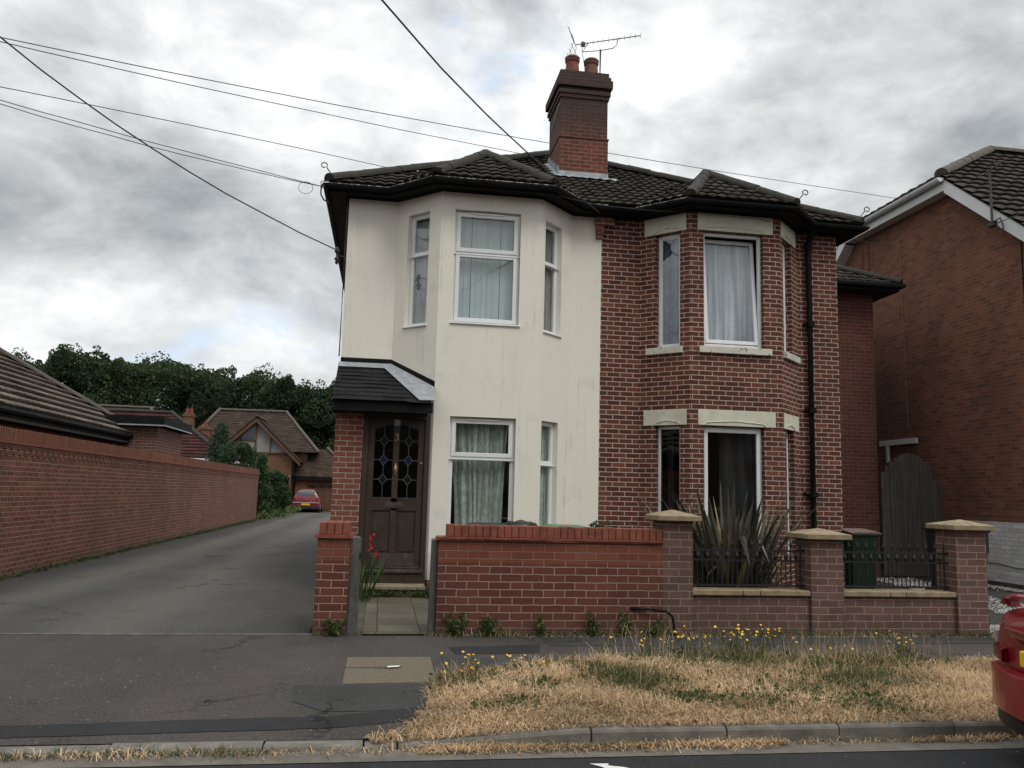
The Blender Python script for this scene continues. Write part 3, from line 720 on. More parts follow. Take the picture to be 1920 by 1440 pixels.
sheet('front_garden_paving', -0.15, 3.3, 9.05, 13.2, 'slab', -0.002, 0.5, zf=flat)
sheet('side_drive', 3.3, 30, 8.96, 40, 'drive', -0.006, 1.0, zf=flat)
# trench reinstatements and dark repairs in the footway
patch('trench_patch', [(-7.0, 5.64), (-2.3, 5.70), (-0.3, 5.80), (0.30, 5.90), (0.30, 6.20), (-0.3, 6.06), (-2.3, 5.94), (-7.0, 5.86)], 'patch', 0.004)
patch('pavement_patch', [(-0.34, 6.16), (0.36, 6.14), (0.44, 6.80), (-0.26, 6.83), (-0.62, 6.83), (-0.58, 6.40)], 'patch_grey', 0.004)
patch('dark_repair', [(0.72, 7.92), (1.54, 7.98), (1.62, 8.42), (0.70, 8.28)], 'patch', 0.004)
patch('grey_repair', [(0.55, 7.00), (1.02, 7.40), (1.10, 7.72), (0.58, 7.85)], 'patch_grey', 0.004)
patch('long_dark_repair', [(1.7, 8.35), (7.4, 8.5), (7.4, 8.86), (1.7, 8.80)], 'patch_grey', 0.004)

# kerb: dropped across the drive, rising along one long stone, then full height
def kerb_top(x): 
    t = min(1, max(0, (x+0.02)/1.40)); t = t*t*(3-2*t)*0.5+t*0.5
    return -0.082+0.082*t
kb = MB(); edges = [-8.9, -7.99, -7.08, -6.16, -5.25, -4.33, -3.42, -2.5, -1.56, -0.66, -0.05, 0.16]
edges += [1.40, 2.32, 3.12, 3.98, 4.86, 5.77, 6.69, 7.6, 8.5, 9.4, 10.4]
rk = random.Random(11)
for a, b in zip(edges[:-1], edges[1:]):
    n = 6; dy = rk.uniform(-.008, .008); dzz = rk.uniform(-.004, .004)
    i0 = len(kb.v)
    for i in range(n+1):
        x = a+0.006+(b-a-0.012)*i/n; t = kerb_top(x)+dzz
        for (yy, zz) in ((5.445+dy, -0.20), (5.445+dy, t-0.022), (5.455+dy, t-0.006), (5.475+dy, t), (5.575+dy, t), (5.575+dy, -0.20)): kb.pt(x, yy, zz)
    for i in range(n):
        for j in range(5): k = i0+i*6+j; kb.f.append((k, k+6, k+7, k+1))
    kb.f.append(tuple(i0+j for j in range(6))); kb.f.append(tuple(i0+n*6+j for j in range(5, -1, -1)))
structure(kb.build('kerb', 'concrete'))
structure(MB().poly([(1.30, 5.10, -0.1055), (1.42, 5.095, -0.1055), (1.405, 5.06, -0.1055), (1.50, 5.02, -0.1055), (1.62, 4.9, -0.1055), (1.45, 4.88, -0.1055), (1.36, 5.04, -0.1055)]).build('road_marking', 'paint'))

cov = tag(MB().box(-0.25, 0.49, 6.86, 7.78, -0.02, 0.0075).build('utility_cover', 'cover', bevel=0.004), 'square pebbly concrete cover set in the footway before the gate', 'cover')
for v in cov.data.vertices:
    v.co.z += ground_z(v.co.x, v.co.y)
tag(MB().extrude([(0.10, 7.32, 0.010), (0.20, 7.335, 0.012), (0.205, 7.355, 0.016), (0.10, 7.345, 0.013)], (0, 0, 0.003)).build('paper_scrap', 'paper'), 'small white paper scrap on the pebbly cover', 'litter')

# ------------------------------------------------------------------ the pair of houses
PX = 3.47
cream = thing('cream_house', 'cream rendered half of the pair, with brick porch and dark door', 'house', (1.3, YF, 0))
brick = thing('brick_house', 'red brick half of the pair, with cream lintels and tall chimney', 'house', (5.6, YF, 0))

# --- cream half: walls
FLc, LLc = frame(0.03, YF, 0.70, YB); FF, LF = frame(0.70, YB, 2.31, YB); FRc, LRc = frame(2.31, YB, 2.97, YF)
cw = MB()
wall(cw, frame(-0.77, YF, 0.03, YF)[0], 0.80, 0.19, 6.26)
wall(cw, FLc, LLc, 0.19, 6.26, [(0.24, 0.70, 4.08, 5.935)], 0.10)
wall(cw, FF, LF, 0.19, 6.26, [(0.22, 1.275, 4.11, 5.94), (0.255, 1.275, 0.80, 2.65)], 0.10)
wall(cw, FRc, LRc, 0.19, 6.26, [(0.115, 0.60, 4.06, 5.89), (0.115, 0.585, 0.80, 2.645)], 0.10)
wall(cw, frame(2.97, YF, PX, YF)[0], PX-2.97, 0.19, 6.26)
wall(cw, frame(-0.77, 24, -0.77, YF)[0], 24-YF, 0.19, 6.26)
wall(cw, frame(PX, 24, -0.77, 24)[0], PX+0.77, 0.19, 6.26)
cw.build('rendered_wall', 'render', cream)
pl = MB()
for F, L in ((frame(0.03, YF, 0.70, YB)), (frame(0.70, YB, 2.31, YB)), (frame(2.31, YB, 2.97, YF)), (frame(2.97, YF, PX, YF)), (frame(-0.77, 24, -0.77, YF))):
    pl.fbox(F, 0.0, L, -0.10, -0.012, -0.05, 0.19)
pl.build('plinth', 'brick_porch', cream)
# rooms behind the panes
def rooms(parent, x0, x1):
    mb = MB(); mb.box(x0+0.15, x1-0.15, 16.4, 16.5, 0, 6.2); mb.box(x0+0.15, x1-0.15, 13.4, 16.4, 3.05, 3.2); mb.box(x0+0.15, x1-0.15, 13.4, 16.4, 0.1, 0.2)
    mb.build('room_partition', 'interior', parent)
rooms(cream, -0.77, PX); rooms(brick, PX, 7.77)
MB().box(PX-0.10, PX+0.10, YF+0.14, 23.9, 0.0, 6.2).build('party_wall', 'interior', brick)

# --- cream half: windows
window(cream, FF, 0.22, 1.275, 4.11, 5.94, 0.085, transom=5.26, glass='glass_up', curtain='blinds', vent=True, sill=(0.030, 0.03, 0.022, 'upvc'), cargs=dict(waves=6, amp=0.028))
window(cream, FF, 0.255, 1.275, 0.80, 2.65, 0.085, transom=2.03, curtain='lace', vent=True, lights='top', sill=(0.030, 0.03, 0.022, 'upvc'), cargs=dict(waves=8, amp=0.035, slant=0.10), curt_range=(0.30, 1.20))
window(cream, FLc, 0.24, 0.70, 4.08, 5.935, 0.085, transom=5.27, lights='none', glass='glass_up', curtain='drape', sill=(0.030, 0.03, 0.022, 'upvc'), curt_range=(0.02, 0.62), cd=0.09)
window(cream, FRc, 0.115, 0.60, 4.06, 5.89, 0.085, transom=5.22, lights='none', glass='glass', curtain='drape', sill=(0.030, 0.03, 0.022, 'upvc'), curt_range=(0.22, 0.92), cd=0.09)
window(cream, FRc, 0.115, 0.585, 0.80, 2.645, 0.085, transom=1.98, lights='none', curtain='lace', sill=(0.030, 0.03, 0.022, 'upvc'), curt_range=(0.22, 0.92), cd=0.09)

# --- porch
pw = MB()
pw.box(-0.755, -0.345, 12.56, 13.25, -0.02, 2.66)
pw.build('porch_wall', 'brick_porch', cream)
ptop = 3.47; pz0, py0 = 2.80, 12.22
sl = (ptop-pz0)/(YF-py0)
pr = tile_roof('porch_roof', [(-0.80, py0, pz0), (0.63, py0, pz0), (0.66, 12.62, pz0+sl*(12.62-py0)), (0.03, YF-0.01, ptop-0.006), (-0.80, YF-0.01, ptop-0.006)], 'tile_porch', cream, wave=0.17, gauge=0.135, amp=0.0, thick=0.016, seg=2, profile='flat')
fl = MB()
for A, B in (((-0.80, YF-0.02, ptop+0.01), (0.02, YF-0.02, ptop+0.01)),):
    fl.extrude([(A[0], A[1]-0.12, A[2]-0.12*sl+0.012), (B[0]+0.02, B[1]-0.12, B[2]-0.12*sl+0.012), (B[0], B[1], B[2]+0.02), (A[0], A[1], A[2]+0.02)], (0, 0, 0.006))
fl.extrude([(0.02, YF-0.02, ptop+0.035), (-0.13, YF-0.06, ptop-0.00), (0.46, py0-0.015, pz0+0.03), (0.70, py0-0.015, pz0+0.035), (0.715, 12.57, pz0+sl*(12.57-py0)+0.04)], (0, 0, 0.008))
fl.build('lead_flashing', 'lead', pr)
up_ = MB()
up_.fbox(frame(-0.77, YF, 0.03, YF)[0], 0, 0.80, 0.001, 0.012, ptop+0.02, ptop+0.11)
F_, L_ = frame(0.03, YF, 0.70, YB)
i = len(up_.v)
za, zb = ptop+0.0, pz0+sl*(12.6-py0)
up_.extrude([fp(F_, 0, 0.001, za), fp(F_, L_, 0.001, zb), fp(F_, L_, 0.001, zb+0.13), fp(F_, 0, 0.001, za+0.11)], F_[2]*0.012)
up_.build('upstand', 'black', pr)
pf = MB(); pf.box(-0.79, 0.665, 12.25, 12.28, 2.64, 2.80); pf.box(-0.79, 0.60, 12.28, 12.60, 2.64, 2.66)
pf.poly([(-0.80, py0, pz0-0.03), (-0.80, YF, ptop-0.03), (-0.80, YF, ptop), (-0.80, py0, pz0)]); pf.box(-0.79, -0.765, 12.28, 13.25, 2.64, 2.80)
pf.build('porch_fascia', 'black', cream)
# --- door
fr = MB(); dx0, dx1 = -0.345, 0.66
fr.box(dx0, dx0+0.085, 12.575, 12.70, 0.30, 2.66); fr.box(dx1-0.075, dx1, 12.575, 12.70, 0.30, 2.66); fr.box(dx0+0.085, dx1-0.075, 12.575, 12.70, 2.57, 2.66)
fr.build('door_frame', 'door', cream, bevel=0.004)
MB().box(dx0, dx1, 12.50, 12.70, 0.15, 0.30).build('door_riser', 'door', cream)
MB().box(-0.27, 0.62, 12.47, 12.62, 0.302, 0.345).build('door_sill', 'door_worn', cream, bevel=0.006)
a0, a1 = -0.258, 0.583
dr = MB(); yy0, yy1 = 12.615, 12.66
xs = [a0, a0+0.095, 0.115, 0.205, a1-0.095, a1]
dr.box(xs[0], xs[1], yy0, yy1, 0.345, 2.568); dr.box(xs[4], xs[5], yy0, yy1, 0.345, 2.568); dr.box(xs[2], xs[3], yy0, yy1, 0.57, 2.47)
dr.box(xs[1], xs[4], yy0, yy1, 0.345, 0.57); dr.box(xs[1], xs[4], yy0, yy1, 1.20, 1.385)
for (l, r) in ((xs[1], xs[2]), (xs[3], xs[4])):       # arched head over each light
    n = 8; pts = [(l, yy0, 2.568), (l, yy0, 2.40)]
    for q in range(n+1):
        u = q/n; e = abs((l if l < 0 else r)-(l+(r-l)*u)) / (r-l)
        pts.append((l+(r-l)*u, yy0, 2.40+0.085*math.sin(min(1, e)*math.pi/2)))
    pts += [(r, yy0, 2.40), (r, yy0, 2.568)]
    bmx = [(p[0], p[1], p[2]) for p in pts]
    for q in range(2, 2+n):
        dr.extrude([(pts[q][0], yy0, 2.568), (pts[q][0], yy0, pts[q][2]), (pts[q+1][0], yy0, pts[q+1][2]), (pts[q+1][0], yy0, 2.568)], (0, yy1-yy0, 0))
    dr.box(l, r, yy0+0.022, yy1, 0.57, 1.20)                 # sunk lower panel
    dr.box(l+0.03, r-0.03, yy0+0.012, yy0+0.024, 0.60, 1.17)
door = dr.build('door', 'door', cream, bevel=0.003)
MB().box(xs[1], xs[4], yy0-0.010, yy0-0.001, 0.385, 0.565).build('kickboard', 'door_worn', door, bevel=0.003)
MB().box(a0, a1, yy0-0.03, yy0-0.001, 0.352, 0.38).build('weather_bar', 'door_worn', door, bevel=0.005)
for (l, r) in ((xs[1], xs[2]), (xs[3], xs[4])):
    MB().box(l, r, yy0-0.008, yy0-0.001, 1.375, 1.393).build('panel_moulding', 'door_worn', door); MB().box(l, r, yy0-0.006, yy0-0.001, 0.566, 0.578).build('panel_moulding', 'door_worn', door)
for (l, r) in ((xs[1], xs[2]), (xs[3], xs[4])):
    gp = MB().box(l, r, 12.630, 12.634, 1.385, 2.50).build('glass_pane', 'leaded', door)
    cm = MB(); cx = (l+r)/2; zs = (1.66, 1.95, 2.24); w, hh = 0.062, 0.078
    def bar(p, q): cm.tube([(p[0], 12.628, p[1]), (q[0], 12.628, q[1])], 0.0052, 5)
    prev = 1.385
    for z in zs:
        bar((cx, prev), (cx, z-hh)); prev = z+hh
        bar((cx-w, z), (cx, z+hh)); bar((cx+w, z), (cx, z+hh)); bar((cx-w, z), (cx, z-hh)); bar((cx+w, z), (cx, z-hh))
        bar((l, z), (cx-w, z)); bar((cx+w, z), (r, z))
    bar((cx, prev), (cx, 2.48))
    cm.build('lead_came', 'lead_came', door)
    for z, mname in zip(zs, ('green_glass', 'blue_glass', 'green_glass')):
        MB().extrude([(cx-w, 12.627, z), (cx, 12.627, z-hh), (cx+w, 12.627, z), (cx, 12.627, z+hh)], (0, 0.002, 0)).build('stained_diamond', mname, door)
def text_mesh(body, name, mat, size, loc, rot, parent, ext=0.002, align='CENTER'):
    cu = bpy.data.curves.new(name, 'FONT'); cu.body = body; cu.size = size; cu.extrude = ext; cu.align_x = align; cu.align_y = 'CENTER'
    o = bpy.data.objects.new(name, cu); COL.objects.link(o)
    dg = bpy.context.evaluated_depsgraph_get(); me = bpy.data.meshes.new_from_object(o.evaluated_get(dg)); bpy.data.objects.remove(o)
    me.transform(Matrix.Translation(Vector(loc)) @ rot.to_matrix().to_4x4())
    off = Vector((0, 0, 0)); q = parent
    while q is not None: off += q.location; q = q.parent
    me.transform(Matrix.Translation(-off)); me.materials.clear(); me.materials.append(M[mat])
    r = bpy.data.objects.new(name, me); COL.objects.link(r); r.parent = parent; return r
from mathutils import Euler
text_mesh('3', 'house_number', 'brass', 0.155, (0.165, yy0-0.004, 2.29), Euler((R(90), 0, 0)), door)
kn = MB(); kn.lathe((0.16, yy0-0.012, 1.74), [(0.004, 0.165), (0.010, 0.15), (0.012, 0.13), (0.022, 0.115), (0.030, 0.085), (0.034, 0.06), (0.024, 0.035), (0.014, 0.022), (0.020, 0.01), (0.006, -0.02)], 10)
kn.build('door_knocker', 'brass', door, smooth=True)
lb = MB(); lb.box(0.02, 0.30, yy0-0.010, yy0-0.001, 1.235, 1.325); lb.box(0.045, 0.275, yy0-0.016, yy0-0.010, 1.255, 1.305)
lb.build('letterbox', 'door_worn', door, bevel=0.003)
MB().box(a1-0.06, a1-0.022, yy0-0.02, yy0-0.001, 1.90, 1.925).build('door_lock', 'brass', door, bevel=0.004)
# step slab before the door
st = MB(); st.box(-0.30, 0.655, 12.12, 12.57, 0.095, 0.150); st.box(-0.26, 0.62, 12.18, 12.57, 0.0, 0.095)
st.build('door_step', 'step', cream, bevel=0.012)

# --- brick half: walls
GLc, GLl = frame(4.14, YF, 4.80, YB); GF, GLf = frame(4.80, YB, 6.36, YB); GRc, GLr = frame(6.36, YB, 7.02, YF)
bw = MB()
wall(bw, frame(PX, YF, 4.14, YF)[0], 4.14-PX, -0.02, 6.26)
LC1 = (0.31, 0.75); LC2 = (0.16, 0.58)
wall(bw, GLc, GLl, -0.02, 6.26, [(*LC1, 3.96, 5.90), (*LC1, 0.62, 2.665)], 0.11)
wall(bw, GF, GLf, -0.02, 6.26, [(0.23, 1.27, 3.96, 5.90), (0.22, 1.25, 0.62, 2.665)], 0.11)
wall(bw, GRc, GLr, -0.02, 6.26, [(*LC2, 3.96, 5.90), (*LC2, 0.62, 2.665)], 0.11)
wall(bw, frame(7.02, YF, 7.77, YF)[0], 0.75, -0.02, 6.26)
wall(bw, frame(7.77, YF, 7.77, 24)[0], 24-YF, -0.02, 6.26)
wall(bw, frame(7.77, 24, PX, 24)[0], 7.77-PX, -0.02, 6.26)
bw.build('brick_wall', 'brick_house', brick)
# kneeler between the halves, under the eaves
kn = MB(); kn.box(3.35, 3.66, YF-0.10, YF-0.003, 6.06, 6.20); kn.box(3.36, 3.50, YF-0.085, YF-0.003, 5.93, 6.06); kn.box(3.37, 3.475, YF-0.075, YF-0.003, 5.83, 5.93)
kn.build('kneeler', 'brick_porch', brick, bevel=0.004)

def lintel(F, a, b, ha, hb, z0, z1, drop=0.03):
    """painted stone lintel with a shallow pointed moulding over the opening"""
    mb = MB(); n = 0.012
    mb.fbox(F, a, b, -0.09, n, z0, z1)
    o = mb.build('lintel', 'lintel', brick, bevel=0.004)
    t = MB(); m = (ha+hb)/2; w = hb-ha
    pts = [fp(F, ha-0.02, n+0.004, z0+0.003), fp(F, ha+0.03, n+0.004, z0+0.045), fp(F, ha+w*0.20, n+0.004, z0+0.058), fp(F, m, n+0.004, z0+0.078), fp(F, hb-w*0.20, n+0.004, z0+0.058), fp(F, hb-0.03, n+0.004, z0+0.045), fp(F, hb+0.02, n+0.004, z0+0.003)]
    t.tube(pts, 0.009, 6); t.build('arched_moulding', 'sill_peel', o, smooth=True)
for z0, z1 in ((5.905, 6.195), (2.67, 2.925)):
    lintel(GLc, 0.10, 0.865, *LC1, z0, z1); lintel(GF, 0.125, 1.445, 0.23, 1.26, z0, z1); lintel(GRc, 0.075, 0.84, *LC2, z0, z1)
def bsill(F, a, b, label=None):
    mb = MB(); mb.fbox(F, a, b, -0.10, 0.055, 3.845, 3.955)
    o = mb.build('stone_sill', 'sill_peel', brick, bevel=0.008)
bsill(GF, 0.14, 1.385); bsill(GLc, 0.15, 0.80); bsill(GRc, 0.11, 0.86)
window(brick, GLc, *LC1, 3.96, 5.90, 0.10, glass='glass', curtain='blue_blind', lights='none', cargs=dict(waves=9, amp=0.035), curt_range=(0.2, 1.05))
window(brick, GRc, *LC2, 3.96, 5.90, 0.10, glass='glass', curtain='blue_blind', lights='none')
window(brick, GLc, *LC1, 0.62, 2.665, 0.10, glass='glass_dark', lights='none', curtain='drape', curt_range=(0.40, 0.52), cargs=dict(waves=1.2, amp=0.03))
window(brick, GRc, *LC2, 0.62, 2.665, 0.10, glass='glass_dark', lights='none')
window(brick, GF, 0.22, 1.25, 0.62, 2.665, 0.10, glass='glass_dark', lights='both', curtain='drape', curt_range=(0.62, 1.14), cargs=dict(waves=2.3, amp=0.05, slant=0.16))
# the tilted upper casement
wf = window(brick, GF, 0.23, 1.27, 3.96, 5.90, 0.09, glass='glass_up', lights='none', curtain='voile', cargs=dict(waves=8, amp=0.030))
for ch in list(wf.children):
    if ch.name.split('.')[0] in ('glass_pane', 'glazing_bead'): bpy.data.objects.remove(ch)
def tilted(a, b, c, e, lean):
    """bottom-hung sash leaning into the room at its head"""
    s = MB(); O, d, n = GF; dep = -0.10
    def P(u, q, t): return fp(GF, u, dep-lean*(t/(e-c))+q, c+t)
    def br(u0, u1, t0, t1, q0=-0.04, q1=0.012):
        i = len(s.v)
        for (u, t) in ((u0, t0), (u1, t0), (u1, t1), (u0, t1)):
            s.v.append(P(u, q0, t)); s.v.append(P(u, q1, t))
        s.f.extend([tuple(i+k for k in q) for q in ((0, 2, 4, 6), (1, 7, 5, 3), (0, 1, 3, 2), (2, 3, 5, 4), (4, 5, 7, 6), (6, 7, 1, 0))])
    H = e-c
    br(a, a+0.06, 0, H); br(b-0.06, b, 0, H); br(a+0.06, b-0.06, 0, 0.06); br(a+0.06, b-0.06, H-0.06, H)
    o = s.build('tilted_sash', 'upvc', wf, bevel=0.005)
    q = MB(); q.poly([P(a+0.055, -0.01, 0.055), P(b-0.055, -0.01, 0.055), P(b-0.055, -0.01, H-0.055), P(a+0.055, -0.01, H-0.055)])
    q.build('glass_pane', 'glass_up', wf)
tilted(0.29, 1.21, 4.03, 5.84, 0.17)
for ch in list(wf.children):
    if ch.name.split('.')[0] == 'curtain':
        for v in ch.data.vertices: v.co.y += 0.14
# side casements of the brick half, hung open past the corner
sc = MB(); F_, L_ = frame(7.77, YF, 7.77, 24)
sc.fbox(F_, 1.00, 1.06, 0.002, 0.05, 4.18, 5.45); sc.fbox(F_, 1.70, 1.76, 0.002, 0.05, 4.18, 5.45); sc.fbox(F_, 1.0, 1.76, 0.002, 0.13, 4.14, 4.18)
sw_ = sc.build('window', 'upvc', brick)
s2 = MB(); s2.extrude([fp(F_, 1.02, 0.05, 5.44), fp(F_, 1.02, 0.06, 5.10), fp(F_, 1.02, 0.16, 5.10)], F_[1]*0.70)
s2.build('opening_sash', 'upvc', sw_)
# downpipe
dp = MB(); dp.tube([(7.20, 12.99, 6.24), (7.20, 13.10, 6.10), (7.20, 13.185, 6.0), (7.20, 13.185, 0.0)], 0.055, 12)
dp.tube([(7.20, 13.185, 6.02), (7.20, 13.185, 5.90)], 0.068, 12)
for z in (4.6, 3.1, 1.66): dp.tube([(7.20, 13.185, z), (7.20, 13.185, z-0.09)], 0.068, 12); dp.box(7.10, 7.30, 13.20, 13.257, z-0.07, z-0.02)
dp.tube([(7.20, 13.185, 1.65), (7.10, 13.20, 1.62), (7.06, 13.24, 1.66)], 0.02, 8)
dp.build('downpipe', 'black', brick, smooth=False)

# --- eaves
EV = 6.33
LINE_A = [(-1.07, 24.3), (-1.07, 12.96), (-0.094, 12.96), (0.576, 12.30), (2.434, 12.30), (3.094, 12.96), (PX, 12.96)]
WALL_A = [(-0.77, 24.3), (-0.77, YF), (0.03, YF), (0.70, YB), (2.31, YB), (2.97, YF), (PX, YF)]
LINE_B = [(PX, 12.96), (4.016, 12.96), (4.676, 12.30), (6.484, 12.30), (7.144, 12.96), (8.07, 12.96), (8.07, 24.3)]
WALL_B = [(PX, YF), (4.14, YF), (4.80, YB), (6.36, YB), (7.02, YF), (7.77, YF), (7.77, 24.3)]
for parent, line, wl in ((cream, LINE_A, WALL_A), (brick, LINE_B, WALL_B)):
    so = MB(); fa = MB()
    for i in range(len(line)-1):
        so.poly([(*wl[i], 6.235), (*wl[i+1], 6.235), (*line[i+1], 6.215), (*line[i], 6.215)])
        a, b = Vector((*line[i], 0)), Vector((*line[i+1], 0)); d = (b-a).normalized(); n = Vector((d.y, -d.x, 0))
        fa.extrude([(a.x, a.y, 6.195), (b.x, b.y, 6.195), (b.x, b.y, 6.31), (a.x, a.y, 6.31)], -n*0.02)
        # bed moulding against the wall
        a2, b2 = Vector((*wl[i], 0)), Vector((*wl[i+1], 0))
        fa.extrude([(a2.x+n.x*.003, a2.y+n.y*.003, 6.205), (b2.x+n.x*.003, b2.y+n.y*.003, 6.205), (b2.x+n.x*.003, b2.y+n.y*.003, 6.24), (a2.x+n.x*.003, a2.y+n.y*.003, 6.24)], n*0.035)
    so.build('soffit', 'black', parent); fa.build('fascia', 'black', parent)
    outl = []
    for i, p in enumerate(line):
        dirs = []
        for a, b in ((i-1, i), (i, i+1)):
            if a >= 0 and b < len(line):
                d = (Vector(line[b])-Vector(line[a])).normalized(); dirs.append(Vector((d.y, -d.x)))
        m = sum(dirs, Vector((0, 0))); m = m.normalized()/max(0.5, m.normalized().dot(dirs[0]))
        outl.append((p[0]+m.x*0.055, p[1]+m.y*0.055))
    gm = MB(); rings = []
    for (x, y), i in zip(outl, range(len(outl))):
        dirs = []
        for a, b in ((i-1, i), (i, i+1)):
            if a >= 0 and b < len(line):
                d = (Vector(line[b])-Vector(line[a])).normalized(); dirs.append(Vector((d.y, -d.x)))
        m = sum(dirs, Vector((0, 0))); m = m.normalized()/max(0.5, m.normalized().dot(dirs[0]))
        ring = []
        for k in range(9):
            an = math.pi*k/8; ring.append(gm.pt(x-m.x*0.055*math.cos(an), y-m.y*0.055*math.cos(an), 6.290-0.070*math.sin(an)))
        for k in range(8, -1, -1):
            an = math.pi*k/8; ring.append(gm.pt(x-m.x*0.048*math.cos(an), y-m.y*0.048*math.cos(an), 6.292-0.061*math.sin(an)))
        rings.append(ring)
    for a, b in zip(rings[:-1], rings[1:]):
        for k in range(18): gm.f.append((a[k], a[(k+1) % 18], b[(k+1) % 18], b[k]))
    gt = gm.build('gutter', 'black', parent)
    lp = MB()
    for i in range(1 if parent is cream else 0, len(outl)-1):
        a, b = Vector((*outl[i], 6.294)), Vector((*outl[i+1], 6.294)); d = (b-a).normalized(); n = Vector((d.y, -d.x, 0))
        if parent is brick and i not in (1,): continue
        lp.tube([a+n*0.056, b+n*0.056], 0.0075, 5)
    lp.build('chipped_lip', 'blackpaint_chip', gt)

# --- roofs
SLP = 0.60; APX = (3.5, 12.96+4.57, EV+SLP*4.57); TL = 0.02
ra = tile_roof('roof', [(-1.10, 12.92, EV+TL-0.024), (PX, 12.92, EV+TL-0.024), (PX, 12.96+4.54, EV+TL+SLP*4.54)], 'tile_dark', cream, seed=2)
rb = tile_roof('roof', [(PX, 12.92, EV+TL-0.024), (8.10, 12.92, EV+TL-0.024), (PX+0.03, 12.96+4.57, EV+TL+SLP*4.57)], 'tile_dark', brick, seed=3)
o = MB().poly([(-1.10, 24.3, EV), (-1.10, 12.92, EV), APX, (3.5, 24.3, APX[2])]).poly([(3.5, 24.3, APX[2]), (-1.1, 24.3, EV), (3.5, 24.3, EV)]); o.build('side_roof', 'tile_dark', cream)
o = MB().poly([(8.10, 12.92, EV), (8.10, 24.3, EV), (3.5, 24.3, APX[2]), APX]).poly([(3.5, 24.3, EV), (8.1, 24.3, EV), (3.5, 24.3, APX[2])]); o.build('side_roof', 'tile_dark', brick)
ridge_run('hip_tiles', [((-1.08, 12.94, EV+0.035), (3.46, 17.48, APX[2]+0.03))], 'ridge', ra, 0.115)
ridge_run('hip_tiles', [((8.08, 12.94, EV+0.035), (3.54, 17.48, APX[2]+0.03))], 'ridge', rb, 0.115)
def bay_roof(parent, x0, x1, seed):
    mx = (x0+x1)/2; ay, az = 13.88, 7.36; yr = 12.96+(az-EV)/SLP
    A, B = (x0, 12.26, EV+TL-0.02), (x1, 12.26, EV+TL-0.02); T = (mx, ay, az+TL)
    Lf, Rt = (x0-0.67, 12.96, EV+TL), (x1+0.66, 12.96, EV+TL); E_ = (mx, yr+0.1, az+TL)
    f = tile_roof('bay_roof', [A, B, T], 'tile_dark', parent, seed=seed)
    tile_roof('bay_roof_slope', [A, T, Lf], 'tile_dark', f, seed=seed+1); tile_roof('bay_roof_slope', [B, T, Rt], 'tile_dark', f, seed=seed+2)
    tile_roof('bay_roof_slope', [Lf, T, E_], 'tile_dark', f, seed=seed+3); tile_roof('bay_roof_slope', [Rt, T, E_], 'tile_dark', f, seed=seed+4)
    rz = lambda p, dz=0.02: (p[0], p[1], p[2]+dz)
    ridge_run('hip_tiles', [(rz(A), rz(T)), (rz(B), rz(T)), (rz(T, 0.01), rz(E_, 0.01))], 'ridge', f, 0.105, 0.40, seed)
    return f
br1 = bay_roof(cream, 0.576, 2.434, 21); br2 = bay_roof(brick, 4.676, 6.484, 31)
# hip irons: scrolls at the hip feet
def hip_iron(parent, x, y, z, dx, s=1.0, dy=-0.03):
    pts = [(x, y, z)]
    pts.append((x+dx*0.10*s, y+dy, z+0.13*s))
    for k in range(9):
        an = math.pi*0.9-k*math.pi*1.9/9*1.0
        rr = 0.055*s*(1-k*0.06)
        pts.append((x+dx*(0.10*s+0.045*s+math.cos(an)*rr), y+dy, z+0.16*s+math.sin(an)*rr))
    MB().tube(pts, 0.009, 6).build('hip_iron', 'iron', parent, smooth=True)
hip_iron(cream, -1.03, 12.93, EV+0.10, -1, 1.0); hip_iron(brick, 6.50, 12.25, EV+0.05, 1, 1.0); hip_iron(brick, 8.02, 12.93, EV+0.12, 1, 1.0)
MB().box(0.53, 0.66, 12.20, 12.32, EV+0.03, EV+0.12).build('hip_end_block', 'black', cream, bevel=0.02)

# --- chimney
cx0, cx1, cy0, cy1 = 3.08, 4.03, 15.05, 16.15
ch = MB()
ch.box(cx0-0.012, cx1+0.012, cy0-0.012, cy1+0.012, 6.9, 8.42); ch.box(cx0-0.028, cx1+0.028, cy0-0.028, cy1+0.028, 8.42, 8.452)
ch.box(cx0, cx1, cy0, cy1, 8.452, 9.25)
for o_, z0, z1 in ((0.025, 9.25, 9.33), (0.05, 9.33, 9.41), (0.012, 9.41, 9.475), (0.085, 9.475, 9.64), (0.055, 9.64, 9.72), (0.02, 9.72, 9.82)):
    ch.box(cx0-o_, cx1+o_, cy0-o_, cy1+o_, z0, z1)
chim = ch.build('chimney', 'brick_chimney', brick, bevel=0.006)
def pot(x, y, mat, s=1.0):
    pm = MB(); pm.lathe((x, y, 9.80), [(0.155*s, 0.0), (0.150*s, 0.05), (0.128*s, 0.30*s), (0.125*s, 0.335*s), (0.146*s, 0.345*s), (0.146*s, 0.365*s), (0.128*s, 0.372*s), (0.150*s, 0.39*s), (0.152*s, 0.43*s), (0.125*s, 0.455*s), (0.10*s, 0.44*s), (0.09*s, 0.2*s)], 20)
    pm.build('chimney_pot', mat, chim, smooth=True)
pot(3.36, 15.33, 'pot'); pot(3.76, 15.36, 'pot_dark'); pot(3.37, 15.86, 'pot_dark', 0.95); pot(3.76, 15.86, 'pot_dark', 0.9)
